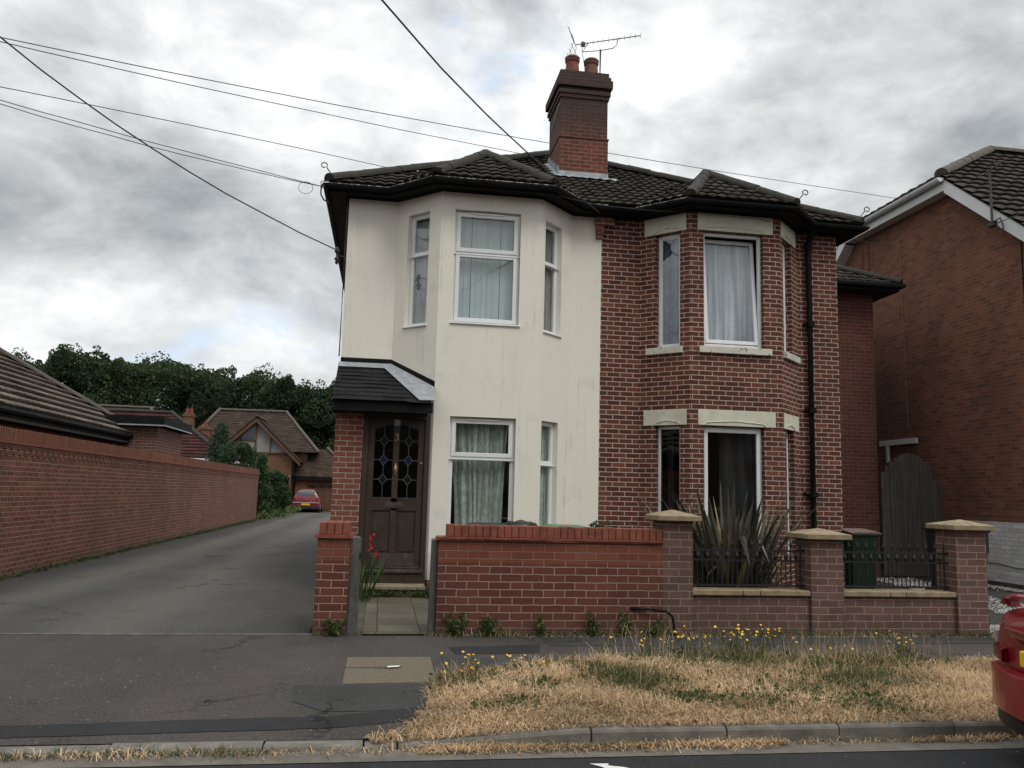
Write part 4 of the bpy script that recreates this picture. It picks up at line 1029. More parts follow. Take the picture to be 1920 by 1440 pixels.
# lead apron and stepped soaker
ld = MB(); zc = lambda y: EV+TL+SLP*(y-12.96)
nsc = 18
for i in range(nsc):
    u0, u1 = i/nsc, (i+1)/nsc; X0, X1 = cx0-0.12+(cx1-cx0+0.30)*u0, cx0-0.12+(cx1-cx0+0.30)*u1
    w0, w1 = 0.03*abs(math.sin(X0/0.18*math.pi)), 0.03*abs(math.sin(X1/0.18*math.pi)); q0, q1 = 0.03*math.sin(i*2.1), 0.03*math.sin((i+1)*2.1)
    y0 = cy0-0.16
    ld.poly([(X0, y0+q0, zc(y0+q0)+0.045+w0), (X1, y0+q1, zc(y0+q1)+0.045+w1), (X1, cy0-0.016, zc(cy0)+0.05), (X0, cy0-0.016, zc(cy0)+0.05)])
ld.fbox(frame(cx0, cy0-0.013, cx1, cy0-0.013)[0], -0.02, cx1-cx0+0.02, 0.0, 0.008, zc(cy0)+0.02, zc(cy0)+0.13)
ns = 7
for i in range(ns):
    ya, yb = cy0+(cy1-cy0)*i/ns, cy0+(cy1-cy0)*(i+1)/ns
    ld.box(cx0-0.026, cx0-0.0135, ya-0.01, yb+0.01, zc(ya)-0.05, zc(ya)+0.23)
    ld.poly([(cx0-0.14, ya, zc(ya)+0.05), (cx0-0.01, ya, zc(ya)+0.06), (cx0-0.01, yb, zc(yb)+0.06), (cx0-0.14, yb, zc(yb)+0.05)])
ld.build('lead_flashing', 'lead', chim)
MB().tube([(cx0-0.02, 15.1, 9.12), (cx0-0.02, 15.8, 8.92)], 0.007, 6).build('aerial_lead', 'white_paint', chim)

# --- television aerial on the stack
ae = thing('tv_aerial', 'grey toothed television aerial standing on the chimney stack', 'aerial', (3.90, 15.3, 9.6))
MB().tube([(3.93, 15.3, 9.6), (3.93, 15.3, 10.47)], 0.018, 8).build('mast', 'alu', ae, smooth=True)
A_, B_ = Vector((3.47, 15.62, 10.70)), Vector((4.68, 15.0, 10.69))
bo = MB(); bo.tube([A_, B_], 0.011, 6)
dirb = (B_-A_).normalized()
for k in range(12):
    p = A_.lerp(B_, 0.12+0.88*k/11); bo.tube([p+Vector((0, 0, -0.05)), p+Vector((0, 0, 0.055))], 0.0055, 5)
bo.build('boom', 'alu', ae)
ar = MB(); ar.tube([(3.93, 15.3, 10.45), (3.60, 15.49, 10.49), (3.66, 15.52, 10.60), (3.72, 15.49, 10.70)], 0.009, 6); ar.tube([(3.93, 15.3, 10.45), (4.16, 15.2, 10.47), (4.24, 15.20, 10.54), (4.26, 15.20, 10.69)], 0.010, 6)
ar.build('bracket', 'alu', ae, smooth=True)
rf = MB(); side = Vector((0, 0, 1)).cross(dirb).normalized(); q = A_
for s in (1, -1):
    for t in (0.08, 0.19, 0.30):
        c = q + Vector((0, 0, s*t)) - dirb*0.10*t/0.3
        rf.tube([c-side*0.22, c+side*0.22], 0.0055, 5)
    rf.tube([q+side*0.12, q+Vector((0, 0, s*0.33))-dirb*0.10+side*0.12], 0.006, 5); rf.tube([q-side*0.12, q+Vector((0, 0, s*0.33))-dirb*0.10-side*0.12], 0.006, 5)
rf.build('reflector', 'alu', ae)
MB().box(A_.x+0.12, A_.x+0.20, A_.y-0.09, A_.y-0.02, 10.66, 10.74).build('junction_box', 'black_plastic', ae)
MB().tube([(3.62, 15.5, 10.68), (3.58, 15.45, 10.52), (3.60, 15.4, 10.30), (3.66, 15.5, 10.1), (3.64, 15.6, 9.83)], 0.006, 5).build('lead', 'cable', ae)

# --- side wing of the brick half, set back
XR, YE = 10.22, 16.05
ex = MB(); wall(ex, frame(7.77, YE, XR, YE)[0], XR-7.77, -0.02, 5.98); wall(ex, frame(XR, YE, XR, 22)[0], 22-YE, -0.02, 5.98)
ex.build('side_wing_wall', 'brick_ext', brick)
er = tile_roof('side_wing_roof', [(7.78, YE-0.42, 6.10), (XR+0.40, YE-0.42, 6.10), (XR+0.40-2.3, YE-0.42+2.3, 6.10+2.3*0.55), (7.78, YE-0.42+2.3, 6.10+2.3*0.55)], 'tile_dark', brick, seed=41)
tile_roof('side_wing_slope', [(XR+0.40, YE-0.42, 6.10), (XR+0.40, 22, 6.10), (XR-1.9, 20, 7.365), (XR-1.9, YE+1.88, 7.365)], 'tile_dark', er, seed=42)
ridge_run('hip_tiles', [((XR+0.40, YE-0.42, 6.13), (XR-1.9, YE+1.88, 7.39))], 'ridge', er, 0.10)
ef = MB(); ef.box(7.78, XR+0.37, YE-0.40, YE-0.38, 5.95, 6.10); ef.box(XR+0.35, XR+0.37, YE-0.38, 22, 5.95, 6.10); ef.box(7.78, XR+0.35, YE-0.38, YE+0.01, 5.955, 5.975); ef.box(XR-0.0, XR+0.35, YE+0.01, 22, 5.955, 5.975)
ef.tube([(7.78, YE-0.46, 6.07), (XR+0.43, YE-0.46, 6.07), (XR+0.43, 22, 6.07)], 0.055, 8)
ef.build('side_wing_eaves', 'black', brick)

# ------------------------------------------------------------------ front garden walls
WY = 8.95
def edge_bricks(x0, x1, y0, y1, z0, z1, pitch, along='x', seed=1, mat='brick_edge', parent=None, name='coping'):
    rnd = random.Random(seed); mb = MB(); n = round(abs((x1-x0) if along == 'x' else (y1-y0))/pitch)
    for i in range(n):
        j, k, q = rnd.uniform(-.006, .006), rnd.uniform(-.004, .004), rnd.uniform(-.004, .004)
        if along == 'x':
            a = x0+(x1-x0)*i/n; b = x0+(x1-x0)*(i+1)/n
            mb.box(a+0.005+q, b-0.006+q, y0+j, y1+j, z0, z1+k)
    mb.box(x0+0.01, x1-0.01, y0+0.014, y1-0.014, z0, z1-0.012)
    return mb.build(name, mat, parent, bevel=0.004)
gw = thing('garden_wall', 'low red brick garden wall with brick on edge coping before the cream bay', 'wall', (1.85, WY, 0))
MB().box(0.605, 3.088, WY, WY+0.225, -0.14, 0.755).build('wall_face', 'brick_garden', gw)
MB().box(0.605, 3.088, WY, WY+0.225, 0.755, 0.985).build('upper_courses', 'brick_orange', gw)
tc = MB(); rnd = random.Random(4)
x = 0.575
while x < 3.08:
    w = min(0.26, 3.087-x); tc.box(x+0.002, x+w-0.002, WY-0.025+rnd.uniform(-.006, .006), WY+0.25, 0.986, 1.003); x += w
x = 0.59
while x < 3.08:
    w = min(0.25, 3.086-x); tc.box(x+0.002, x+w-0.002, WY-0.038+rnd.uniform(-.006, .006), WY+0.26, 1.004, 1.022); x += w
tc.build('tile_course', 'brick_edge', gw)
edge_bricks(0.69, 3.087, WY, WY+0.225, 1.024, 1.148, 0.078, seed=8, parent=gw)
gp = thing('gate_pier', 'short red brick gate pier with four bricks on edge, beside the driveway', 'pier', (-0.48, WY, 0))
MB().box(-0.655, -0.320, WY, WY+0.56, -0.1, 0.755).build('pier_face', 'brick_garden', gp)
MB().box(-0.655, -0.320, WY, WY+0.56, 0.755, 0.985).build('upper_courses', 'brick_orange', gp)
MB().box(-0.685, -0.295, WY-0.03, WY+0.59, 0.986, 1.004).box(-0.68, -0.30, WY-0.02, WY+0.58, 1.005, 1.022).build('tile_course', 'brick_edge', gp)
edge_bricks(-0.645, -0.325, WY, WY+0.55, 1.024, 1.145, 0.080, seed=3, parent=gp)
def gate_post(x0, y, w, h, lean, label):
    o = thing('gate_post', label, 'post', (x0, y, 0), 'wooden gate posts')
    mb = MB(); i = 0
    mb.v = [(x0, y, -0.05), (x0+w, y, -0.05), (x0+w, y+0.10, -0.05), (x0, y+0.10, -0.05), (x0+lean, y, h), (x0+w+lean, y, h-0.012), (x0+w+lean, y+0.10, h), (x0+lean, y+0.10, h+0.012)]
    mb.f = [(0, 3, 2, 1), (4, 5, 6, 7), (0, 1, 5, 4), (1, 2, 6, 5), (2, 3, 7, 6), (3, 0, 4, 7)]
    mb.build('post_timber', 'post', o, bevel=0.006)
    return o
p1 = gate_post(-0.312, 8.99, 0.082, 1.0, 0.012, 'grey weathered gate post against the short brick pier')
MB().box(-0.226, -0.205, 9.0, 9.07, 0.0, 0.99).build('closing_strip', 'post', p1)
p2 = gate_post(0.525, 8.99, 0.072, 0.985, 0.010, 'grey weathered gate post at the end of the long garden wall')
hk = MB(); hk.box(-0.215, -0.20, 8.985, 8.998, 0.78, 0.84); hk.build('hinge_plate', 'iron', p1)

# --- capped piers, low walls and railings before the brick half
def pyramid_cap(x0, x1, y0, y1, z, edge, rise, parent):
    o = 0.075; mb = MB(); a, b, c, d = x0-o, x1+o, y0-o, y1+o; cx, cy = (a+b)/2, (c+d)/2
    i = len(mb.v)
    mb.v += [(a, c, z), (b, c, z), (b, d, z), (a, d, z), (a, c, z+edge), (b, c, z+edge), (b, d, z+edge), (a, d, z+edge), (cx-0.02, cy, z+edge+rise), (cx+0.02, cy, z+edge+rise)]
    mb.f += [(0, 3, 2, 1), (0, 1, 5, 4), (1, 2, 6, 5), (2, 3, 7, 6), (3, 0, 4, 7), (4, 5, 9, 8), (5, 6, 9), (6, 7, 8, 9), (7, 4, 8)]
    return mb.build('cap', 'sandstone', parent, bevel=0.005)
for (x0, x1, z, label) in ((3.09, 3.435, 1.245, 'plum brick pier with pyramid cap joined to the long garden wall'),
                           (4.84, 5.235, 1.075, 'lowest plum brick pier with pyramid cap, between the two railing panels'),
                           (6.66, 7.055, 1.215, 'plum brick pier with pyramid cap at the right end of the railings')):
    p = thing('brick_pier', label, 'pier', ((x0+x1)/2, WY+0.2, 0), 'piers with sandstone caps')
    MB().box(x0, x1, WY+0.004, WY+0.36, -0.1, z).build('pier_face', 'brick_pier', p)
    pyramid_cap(x0, x1, WY, WY+0.36, z, 0.055, 0.062, p)
def low_wall(x0, x1, j1, j2, label):
    w = thing('low_wall', label, 'wall', ((x0+x1)/2, WY+0.1, 0), 'low walls carrying railings')
    MB().box(x0, x1, WY+0.05, WY+0.26, -0.1, 0.435).build('wall_face', 'brick_pier', w)
    cp = MB(); last = x0
    for j in (j1, j2, x1):
        cp.box(last+0.002, j-0.006, WY+0.012, WY+0.30, 0.436, 0.492); last = j
    cp.build('coping', 'sandstone', w, bevel=0.006)
low_wall(3.436, 4.839, 4.03, 4.235, 'low brick wall with sandstone coping under the spiky plant')
low_wall(5.236, 6.659, 5.82, 6.02, 'low brick wall with sandstone coping before the plank gate')
def railing(x0, x1, label):
    r = thing('railing_panel', label, 'railing', ((x0+x1)/2, WY+0.15, 0.49), 'black iron railing panels'); y = WY+0.155
    rl = MB()
    for z in (0.535, 0.815, 0.925): rl.box(x0-0.01, x1+0.01, y-0.006, y+0.006, z-0.011, z+0.011)
    rl.build('rails', 'iron', r)
    n = round((x1-x0-0.10)/0.115); step = (x1-x0-0.10)/n
    for i in range(n+1):
        x = x0+0.05+i*step; b = MB(); end = i in (0, n)
        b.tube([(x, y, 0.49 if end else 0.535), (x, y, 0.98)], 0.011 if end else 0.0075, 6)
        b.tube([(x, y, 0.965), (x, y, 0.99), (x, y, 1.01), (x, y, 1.065)], [0.008, 0.018, 0.014, 0.001], 6)
        b.build('bar', 'iron', r)
    for i in range(n):
        x = x0+0.05+(i+0.5)*step; b = MB()
        b.tube([(x, y, 0.535), (x, y, 0.815)], 0.0065, 6)
        b.lathe((x, y, 0.825), [(0.006, 0.0), (0.022, 0.022), (0.024, 0.045), (0.012, 0.075), (0.004, 0.092)], 8)
        b.build('bud_bar', 'iron', r)
railing(3.436, 4.839, 'black spiked iron railing before the bronze leaved plant')
railing(5.236, 6.659, 'black spiked iron railing before the dark green bin and plank gate')

# ------------------------------------------------------------------ plants of the front gardens
def strap_plant(name, label, cat, base, n, lmin, lmax, width, mat, seed, spread=1.0, rise=0.55):
    rnd = random.Random(seed); o = thing(name, label, cat, base)
    mb = MB(); mb.uvs = []
    for k in range(n):
        az = rnd.uniform(0, 6.283); r0 = rnd.uniform(0.0, 0.20 if n < 60 else 0.42); L = rnd.uniform(lmin, lmax)
        lean = (rnd.uniform(0.02, 0.95) if n < 60 else min(1.0, 0.08+r0*1.3+abs(rnd.gauss(0, 0.22))))*spread; bend = rnd.uniform(0.05, 0.45)*(0.4+lean); w = width*rnd.uniform(0.7, 1.15)
        d = Vector((math.cos(az), math.sin(az), 0)); s = Vector((-d.y, d.x, 0)); tone = rnd.random()*0.86 if rnd.random() > 0.10 else 0.99
        kink = rnd.random() < 0.14; kt = rnd.uniform(0.55, 0.8); tw = rnd.uniform(-0.6, 0.6)
        p = Vector(base) + d*r0 + s*rnd.uniform(-.08, .08); th = 0.5*lean; m = 9; prev = None
        for j in range(m+1):
            t = j/m
            ww = w*(0.55+0.9*t if t < 0.35 else 0.865+0.135*math.cos((t-0.35)*2))*(1 if t < 0.62 else max(0.02, (1-t)/0.38)**0.8)
            dirv = Vector((0, 0, 1))*math.cos(th)+d*math.sin(th)
            nn = (d*math.cos(th)-Vector((0, 0, 1))*math.sin(th)); sv = (s*math.cos(tw*t)+nn*math.sin(tw*t))
            a = mb.pt(*(p-sv*ww/2+nn*ww*0.22)); b = mb.pt(*p); c = mb.pt(*(p+sv*ww/2+nn*ww*0.22))
            mb.uvs += [(min(1, tone+0.10), t), (tone, t), (min(1, tone+0.10), t)]
            if prev: mb.f += [(prev[0], prev[1], b, a), (prev[1], prev[2], c, b)]
            prev = (a, b, c)
            p = p + dirv*L/m; th += bend/m*1.6
            if kink and abs(t-kt) < 0.06: th += rnd.uniform(0.9, 1.7)
    mb.build('leaves', mat, o)
    return o
strap_plant('phormium', 'large bronze spiky strap leaved plant behind the railings', 'plant', (4.33, 10.05, 0.15), 250, 0.55, 1.66, 0.070, 'phormium', 5, 1.0)
gl = strap_plant('gladiolus', 'green sword leaved plant with red flowers by the gate post', 'plant', (-0.27, 11.7, 0.0), 26, 0.5, 0.78, 0.030, 'sword_leaf', 8, 0.8)
rnd = random.Random(2)
for (tx, ty, tz, n) in ((-0.13, 11.65, 0.90, 9), (-0.05, 11.7, 0.66, 3)):
    MB().tube([(-0.27, 11.7, 0.05), ((tx-0.27)/2-0.03, 11.68, tz*0.55), (tx, ty, tz)], 0.006, 5).build('flower_stem', 'sword_leaf', gl)
    fm = MB()
    for k in range(n):
        c = Vector((tx+rnd.uniform(-.03, .03)-0.02*(k % 3), ty+rnd.uniform(-.03, .03), tz-0.026*k))
        for q in range(6):
            an = q*1.047+rnd.random(); e = Vector((math.cos(an), -0.5, math.sin(an))).normalized()*0.027; f = Vector((-math.sin(an), 0, math.cos(an)))*0.010
            fm.poly([c, c+e*0.6+f, c+e, c+e*0.6-f])
    fm.build('flowers', 'red_petal', gl)

def leafy(mb, c, rx, ry, rz, n, size, rnd, shape='ball', tone=(0, 1), flat=0.0):
    """many small leaf faces spread through a clump"""
    for _ in range(n):
        while True:
            v = Vector((rnd.uniform(-1, 1), rnd.uniform(-1, 1), rnd.uniform(-1, 1)))
            if v.length <= 1: break
        v = v.normalized()*(v.length**0.45)
        p = Vector((c[0]+v.x*rx, c[1]+v.y*ry, c[2]+v.z*rz))
        a = Vector((rnd.gauss(0, 1), rnd.gauss(0, 1), rnd.gauss(0, 1)+0.3)).normalized(); b = a.cross(Vector((rnd.gauss(0, 1), rnd.gauss(0, 1), rnd.gauss(0, 1)))).normalized()
        s = size*rnd.uniform(0.6, 1.4); t = tone[0]+(tone[1]-tone[0])*rnd.random()
        i = len(mb.v)
        mb.v += [tuple(p-a*s*0.5), tuple(p+b*s*0.3), tuple(p+a*s*0.5), tuple(p-b*s*0.3)]; mb.f.append((i, i+1, i+2, i+3)); mb.uvs += [(t, 0)]*4
def weed(x, y, h, w, label, seed, dry=False):
    rnd = random.Random(seed); o = thing('weed', label, 'weed', (x, y, 0), 'weeds at the foot of the garden wall')
    st_ = MB(); mb = MB(); mb.uvs = []; h *= 1.25; w *= 1.3
    for k in range(int(10+w*34)):
        tx, ty, tz = x+rnd.gauss(0, w*0.4), y-abs(rnd.gauss(0, 0.05))-0.01, h*rnd.uniform(0.45, 1.0)
        st_.tube([(x+rnd.gauss(0, w*0.12), y-0.02, 0), ((x+tx)/2, ty, tz*0.6), (tx, ty, tz)], 0.0025, 4, cap=False)
        for q in range(9):
            t = rnd.uniform(0.2, 1.0); leafy(mb, (x+(tx-x)*t+rnd.gauss(0, .012), ty, tz*t), 0.02, 0.02, 0.02, 2, rnd.uniform(0.018, 0.045), rnd, tone=(0.2, 1.0) if not dry else (0.6, 1))
    st_.build('stems', 'sword_leaf', o); mb.build('leaves', 'weed_leaf', o)
for q in ((0.82, 8.94, 0.20, 0.16, 'broad leafy weed at the left foot of the long garden wall', 1), (1.18, 8.94, 0.17, 0.11, 'small grey green weed, second from the wall end post', 2),
          (1.72, 8.94, 0.19, 0.05, 'thin yellowing weed at the middle of the long garden wall', 3), (2.30, 8.94, 0.22, 0.10, 'upright bright weed at the foot of the wall, nearer the middle', 4),
          (2.66, 8.94, 0.24, 0.11, 'upright bright weed at the wall foot under the bent pipe', 5), (-0.42, 8.94, 0.17, 0.13, 'low green weed at the foot of the short gate pier', 6),
          (2.98, 8.93, 0.14, 0.16, 'low straggling weed where the long wall meets the capped pier', 7), (0.70, 12.05, 0.16, 0.10, 'low weed beside the stone door step', 9)):
    weed(*q)
# bent pipe leaving the wall foot
tag(MB().tube([(2.72, 8.94, 0.295), (2.95, 8.90, 0.285), (3.10, 8.88, 0.27), (3.17, 8.88, 0.22), (3.19, 8.88, 0.12), (3.20, 8.88, -0.02)], 0.014, 8).build('bent_pipe', 'black', smooth=True), 'thin black bent pipe running along the garden wall foot', 'pipe')

# ------------------------------------------------------------------ wheelie bins
def wheelie(label, cx, cy, h, body, lid, rot=0.0, dust=None, bag=False, group='wheelie bins'):
    o = thing('wheelie_bin', label, 'bin', (cx, cy, 0), group)
    w, d = 0.29, 0.35
    mb = MB(); b, t = 0.80, 1.0
    mb.v = [(-w*b, -d*b, 0.06), (w*b, -d*b, 0.06), (w*b, d*0.9, 0.06), (-w*b, d*0.9, 0.06), (-w, -d, h-0.10), (w, -d, h-0.10), (w, d, h-0.10), (-w, d, h-0.10)]
    mb.f = [(0, 3, 2, 1), (4, 5, 6, 7), (0, 1, 5, 4), (1, 2, 6, 5), (2, 3, 7, 6), (3, 0, 4, 7)]
    mb.build('bin_body', body, o, bevel=0.02, local=True)
    MB().box(-w-0.015, w+0.015, -d-0.015, d, h-0.135, h-0.10).build('rim', body, o, bevel=0.008, local=True)
    l = MB(); n = 8
    for i in range(n+1):
        y = -d-0.03+(2*d+0.05)*i/n; z = h-0.09+0.075*math.sin(math.pi*(i/n*0.75+0.12))
        l.pt(-w-0.025, y, z-0.02); l.pt(-w*0.75, y, z); l.pt(w*0.75, y, z); l.pt(w+0.025, y, z-0.02)
    for i in range(n):
        for j in range(3): k = i*4+j; l.f.append((k, k+1, k+5, k+4))
    l.f.append((0, 1, 2, 3)[::-1])
    lo = l.build('lid', lid, o, local=True)
    md = lo.modifiers.new('thick', 'SOLIDIFY'); md.thickness = 0.02; md.offset = -1
    MB().tube([(-w, d+0.06, h-0.10), (w, d+0.06, h-0.10)], 0.016, 8).build('handle', body, o, local=True)
    for s in (-1, 1): MB().tube([(s*(w-0.05), d*0.85, 0.10), (s*(w+0.01), d*0.85, 0.10)], 0.10, 14).build('wheel', 'tyre', o, local=True)
    o.rotation_euler.z = rot
    return o
wheelie('dark grey wheelie bin with closed lid, behind the wall before the lace window', 1.50, 11.72, 1.10, 'bin_black', 'bin_black', 0.05)
wheelie('wheelie bin with bright green lid, behind the long garden wall', 2.60, 11.92, 1.09, 'bin_black', 'bin_green', -0.12)
wheelie('dark green wheelie bin with dusty lid, in the side passage', 8.02, 13.45, 1.08, 'bin_dkgreen', 'bin_dust', 0.2)
wheelie('black wheelie bin showing beside the far capped pier', 9.02, 12.1, 1.22, 'black_plastic', 'black_plastic', 0.1)
bg = MB(); bg.lathe((1.92, 11.60, 1.02), [(0.02, -0.02), (0.20, 0.0), (0.26, 0.03), (0.22, 0.075), (0.10, 0.095), (0.02, 0.10)], 18)
for i, v in enumerate(bg.v): bg.v[i] = (1.92+(v[0]-1.92)*1.0, v[1], v[2]+0.012*math.sin(v[0]*40)+0.010*math.sin(v[1]*33+v[0]*20))
tag(bg.build('bin_bag', 'bag', smooth=True), 'flattened black plastic bag lying on the dark bin edge', 'bag')
# ivy spray behind the wall by the brick party line
iv = thing('ivy_plant', 'trailing green leaves behind the wall beside the bright green bin lid', 'plant', (3.2, 12.0, 0))
MB().tube([(3.25, 12.2, 0), (3.2, 12.05, 0.6), (3.1, 11.9, 1.03), (2.96, 11.85, 1.08)], 0.008, 5).build('stem', 'bark', iv)
rnd = random.Random(6); mb = MB(); mb.uvs = []
for k in range(26): leafy(mb, (2.98+rnd.random()*0.42, 11.95+rnd.uniform(-.1, .1), 0.98+rnd.random()*0.14), .05, .05, .03, 4, 0.06, rnd, tone=(0.2, 1))
mb.build('leaves', 'shrub_leaf', iv)

# ------------------------------------------------------------------ wall along the drive
lw = thing('long_brick_wall', 'tall long red brick wall with brick on edge coping along the driveway', 'wall', (-5.65, 25, 0))
MB().box(-5.88, -5.652, 5.9, 39.2, -0.1, 1.97).build('wall_face', 'brick_long', lw)
MB().box(-5.88, -5.640, 5.9, 39.22, 1.97, 2.05).build('upper_courses', 'brick_long', lw)
MB().box(-5.90, -5.615, 5.9, 39.24, 2.05, 2.085).build('tile_course', 'brick_edge', lw)
lc = MB(); rnd = random.Random(9); y = 5.9
while y < 39.2:
    j, k = rnd.uniform(-.005, .005), rnd.uniform(-.005, .005); lc.box(-5.875+j, -5.645+j, y+0.006, y+0.070, 2.086, 2.315+k*0.8 if False else 2.29+k); y += 0.0785
lc.build('coping', 'brick_long_edge', lw)
tl = MB(); y = 5.95
while y < 39.1: tl.box(-5.651, -5.632, y, y+0.11, 1.89, 1.968); y += 0.235
tl.build('dentil_course', 'brick_long', lw)
dm = MB(); dm.uvs = []; rnd = random.Random(77)
for k in range(900):
    y = 9+30*rnd.random()**0.8; leafy(dm, (-5.62+abs(rnd.gauss(0, 0.05)), y, 0.02+abs(rnd.gauss(0, 0.03))), .03, .08, .02, 3, 0.05, rnd, tone=(0, 0.6))
stuff(dm.build('wall_foot_weeds', 'weed_leaf'))

# ------------------------------------------------------------------ bungalow behind that wall
bu = thing('bungalow', 'bungalow with big grey brown tiled hip roof behind the long wall', 'bungalow', (-11, 16, 0))
ue = 2.84; pt = 0.645; HW = 5.0
MB().box(-7.45-2*HW+0.9, -7.45, 3.0, 25.1, 0, ue-0.05).build('wall', 'brick_bungalow', bu)
E0 = (-7.02, 2.0, ue); E1 = (-7.02, 25.5, ue); T1 = (-7.02-HW, 25.5-HW, ue+HW*pt); T0 = (-7.02-HW, 2.0, ue+HW*pt)
br = tile_roof('roof', [E0, E1, T1, T0], 'tile_grey', bu, wave=0.30, gauge=0.36, amp=0.02, thick=0.085, seg=4, profile='roll', seed=51)
tile_roof('hip_slope', [E1, (-7.02-2*HW, 25.5, ue), T1], 'tile_grey', br, wave=0.30, gauge=0.36, amp=0.012, thick=0.05, seg=4, seed=52)
ridge_run('hip_tiles', [((E1[0], E1[1], E1[2]+0.05), (T1[0], T1[1], T1[2]+0.05)), (T0, T1)], 'ridge_light', br, 0.12)
be = MB(); be.box(-7.06, -7.03, 2.0, 25.5, ue-0.24, ue-0.03); be.box(-7.46, -7.06, 2.0, 25.5, ue-0.24, ue-0.22)
be.tube([(-6.96, 2.0, ue-0.05), (-6.96, 25.5, ue-0.05)], 0.06, 8)
be.build('eaves', 'black', bu)
MB().box(-7.03, -7.018, 2.0, 25.5, ue-0.235, ue-0.185).build('fascia_edge', 'post', bu)
# flat roofed wing with a white window top
fx = MB(); wall(fx, frame(-8.9, 24.2, -6.28, 24.2)[0], 2.62, 0, 3.07, [(0.75, 1.55, 1.6, 2.62)], 0.08); wall(fx, frame(-6.28, 24.2, -6.28, 27.0)[0], 2.8, 0, 3.07); wall(fx, frame(-6.28, 27.0, -8.9, 27.0)[0], 2.62, 0, 3.07)
fx.build('flat_wing_wall', 'brick_bungalow', bu)
fw_ = MB(); fw_.box(-9.2, -6.05, 23.95, 27.2, 3.09, 3.36); fw_.build('flat_roof', 'black', bu)
MB().box(-9.2, -6.03, 23.93, 27.22, 3.09, 3.125).build('roof_trim', 'lead', bu)
window(bu, frame(-8.9, 24.2, -6.28, 24.2)[0], 0.75, 1.55, 1.6, 2.62, 0.03, curtain='voile')

# ------------------------------------------------------------------ right hand neighbour
nb = thing('gable_house', 'brown brick neighbouring house with white bargeboards and blank side wall', 'house', (13, 15, 0))
NX = 11.6; n0, n1, n2, n3, nr = 12.75, 15.13, 18.9, 21.2, 17.03
nw = MB(); gz = lambda y: 6.71+(y-13.36)*0.816
prof = [(n0, -0.02), (n0, gz(n0)), (n1, 8.16), (n2, 8.16), (n3, 8.16-(n3-n2)*0.816), (n3, -0.02)]
nw.poly([(NX, y, z) for y, z in prof][::-1])
nw.poly([(NX, n0, -0.02), (24, n0, -0.02), (24, n0, gz(n0)), (NX, n0, gz(n0))]); nw.poly([(24, n3, -0.02), (NX, n3, -0.02), (NX, n3, 6.2), (24, n3, 6.2)])
nw.build('brick_wall', 'brick_neighbour', nb)
MB().box(NX-0.018, NX-0.002, n0-0.02, 15.3, 0.10, 1.215).build('painted_plinth', 'brick_white', nb)
MB().box(NX-0.03, NX-0.002, n0, 21, -0.02, 0.10).build('footing', 'earth', nb)
nv = 11.30; rz = lambda y: 8.36+(y-n1)*0.816
nr1 = tile_roof('roof', [(nv, 12.3, rz(12.3)), (26, 12.3, rz(12.3)), (26, nr, rz(nr)), (14.0, nr, rz(nr)), (nv, n1, rz(n1))], 'tile_right', nb, wave=0.30, gauge=0.32, amp=0.03, thick=0.055, seg=6, seed=61)
tile_roof('half_hip', [(nv, n2+0.03, 8.37), (nv, n1, 8.37), (14.0, nr, rz(nr))], 'tile_right', nr1, wave=0.30, gauge=0.32, amp=0.03, thick=0.05, seg=5, seed=62)
MB().poly([(26, n3+0.3, 6.2), (nv, n3+0.3, 6.2), (nv, n2, 8.33), (14.0, nr, rz(nr)-0.02), (26, nr, rz(nr)-0.02)]).build('rear_slope', 'tile_right', nr1)
ridge_run('hip_tiles', [((nv, n1, 8.40), (14.0, nr, rz(nr)+0.04)), ((14.0, nr, rz(nr)+0.04), (26, nr, rz(nr)+0.04))], 'ridge_light', nr1, 0.14, 0.45)
def barge(ya, za, yb, zb, name='bargeboard'):
    mb = MB(); mb.extrude([(nv+0.02, ya, za-0.30), (nv+0.02, yb, zb-0.30), (nv+0.02, yb, zb), (nv+0.02, ya, za)], (0.03, 0, 0)); mb.extrude([(nv+0.05, ya, za-0.30), (nv+0.05, yb, zb-0.30), (nv+0.05, yb, zb-0.28), (nv+0.05, ya, za-0.28)], (0.26, 0, 0))
    mb.build(name, 'white_paint', nb)
barge(12.3, rz(12.3)-0.04, n1-0.02, rz(n1)-0.06); barge(n2+0.03, 8.30, n3+0.3, 8.30-(n3+0.27-n2)*0.816)
ng = MB(); ng.box(nv+0.02, nv+0.05, n1-0.02, n2+0.03, 8.05, 8.31); ng.box(nv+0.05, NX, n1, n2, 8.055, 8.075)
ng.build('white_fascia', 'white_paint', nb)
gm = MB(); pr_ = []
for y in (n1-0.05, n2+0.06):
    pr_.append([gm.pt(nv-0.065+0.075*math.cos(math.pi*k/8+math.pi)*1.0, y, 8.31+0.085*math.sin(math.pi*k/8+math.pi)) for k in range(9)]+[gm.pt(nv-0.065+0.066*math.cos(math.pi*k/8+math.pi), y, 8.314+0.075*math.sin(math.pi*k/8+math.pi)) for k in range(8, -1, -1)])
for k in range(18): gm.f.append((pr_[0][k], pr_[0][(k+1) % 18], pr_[1][(k+1) % 18], pr_[1][k]))
gm.f.append(tuple(pr_[0][:9])); gm.build('white_gutter', 'white_paint', nb)
MB().tube([(NX-0.012, 17.05, 8.05), (NX-0.012, 17.03, 5.6), (NX-0.012, 16.98, 3.2)], 0.006, 6).build('pale_cable', 'sandstone', nb)
MB().box(NX-0.010, NX-0.002, 13.39, 13.415, 0.0, 6.6).build('movement_joint', 'black', nb)
for y, z0, z1 in ((18.55, 7.1, 7.9), (18.3, 6.7, 7.95)): MB().box(NX-0.006, NX-0.002, y, y+0.05, z0, z1).build('vent_stain', 'brick_ext', nb)
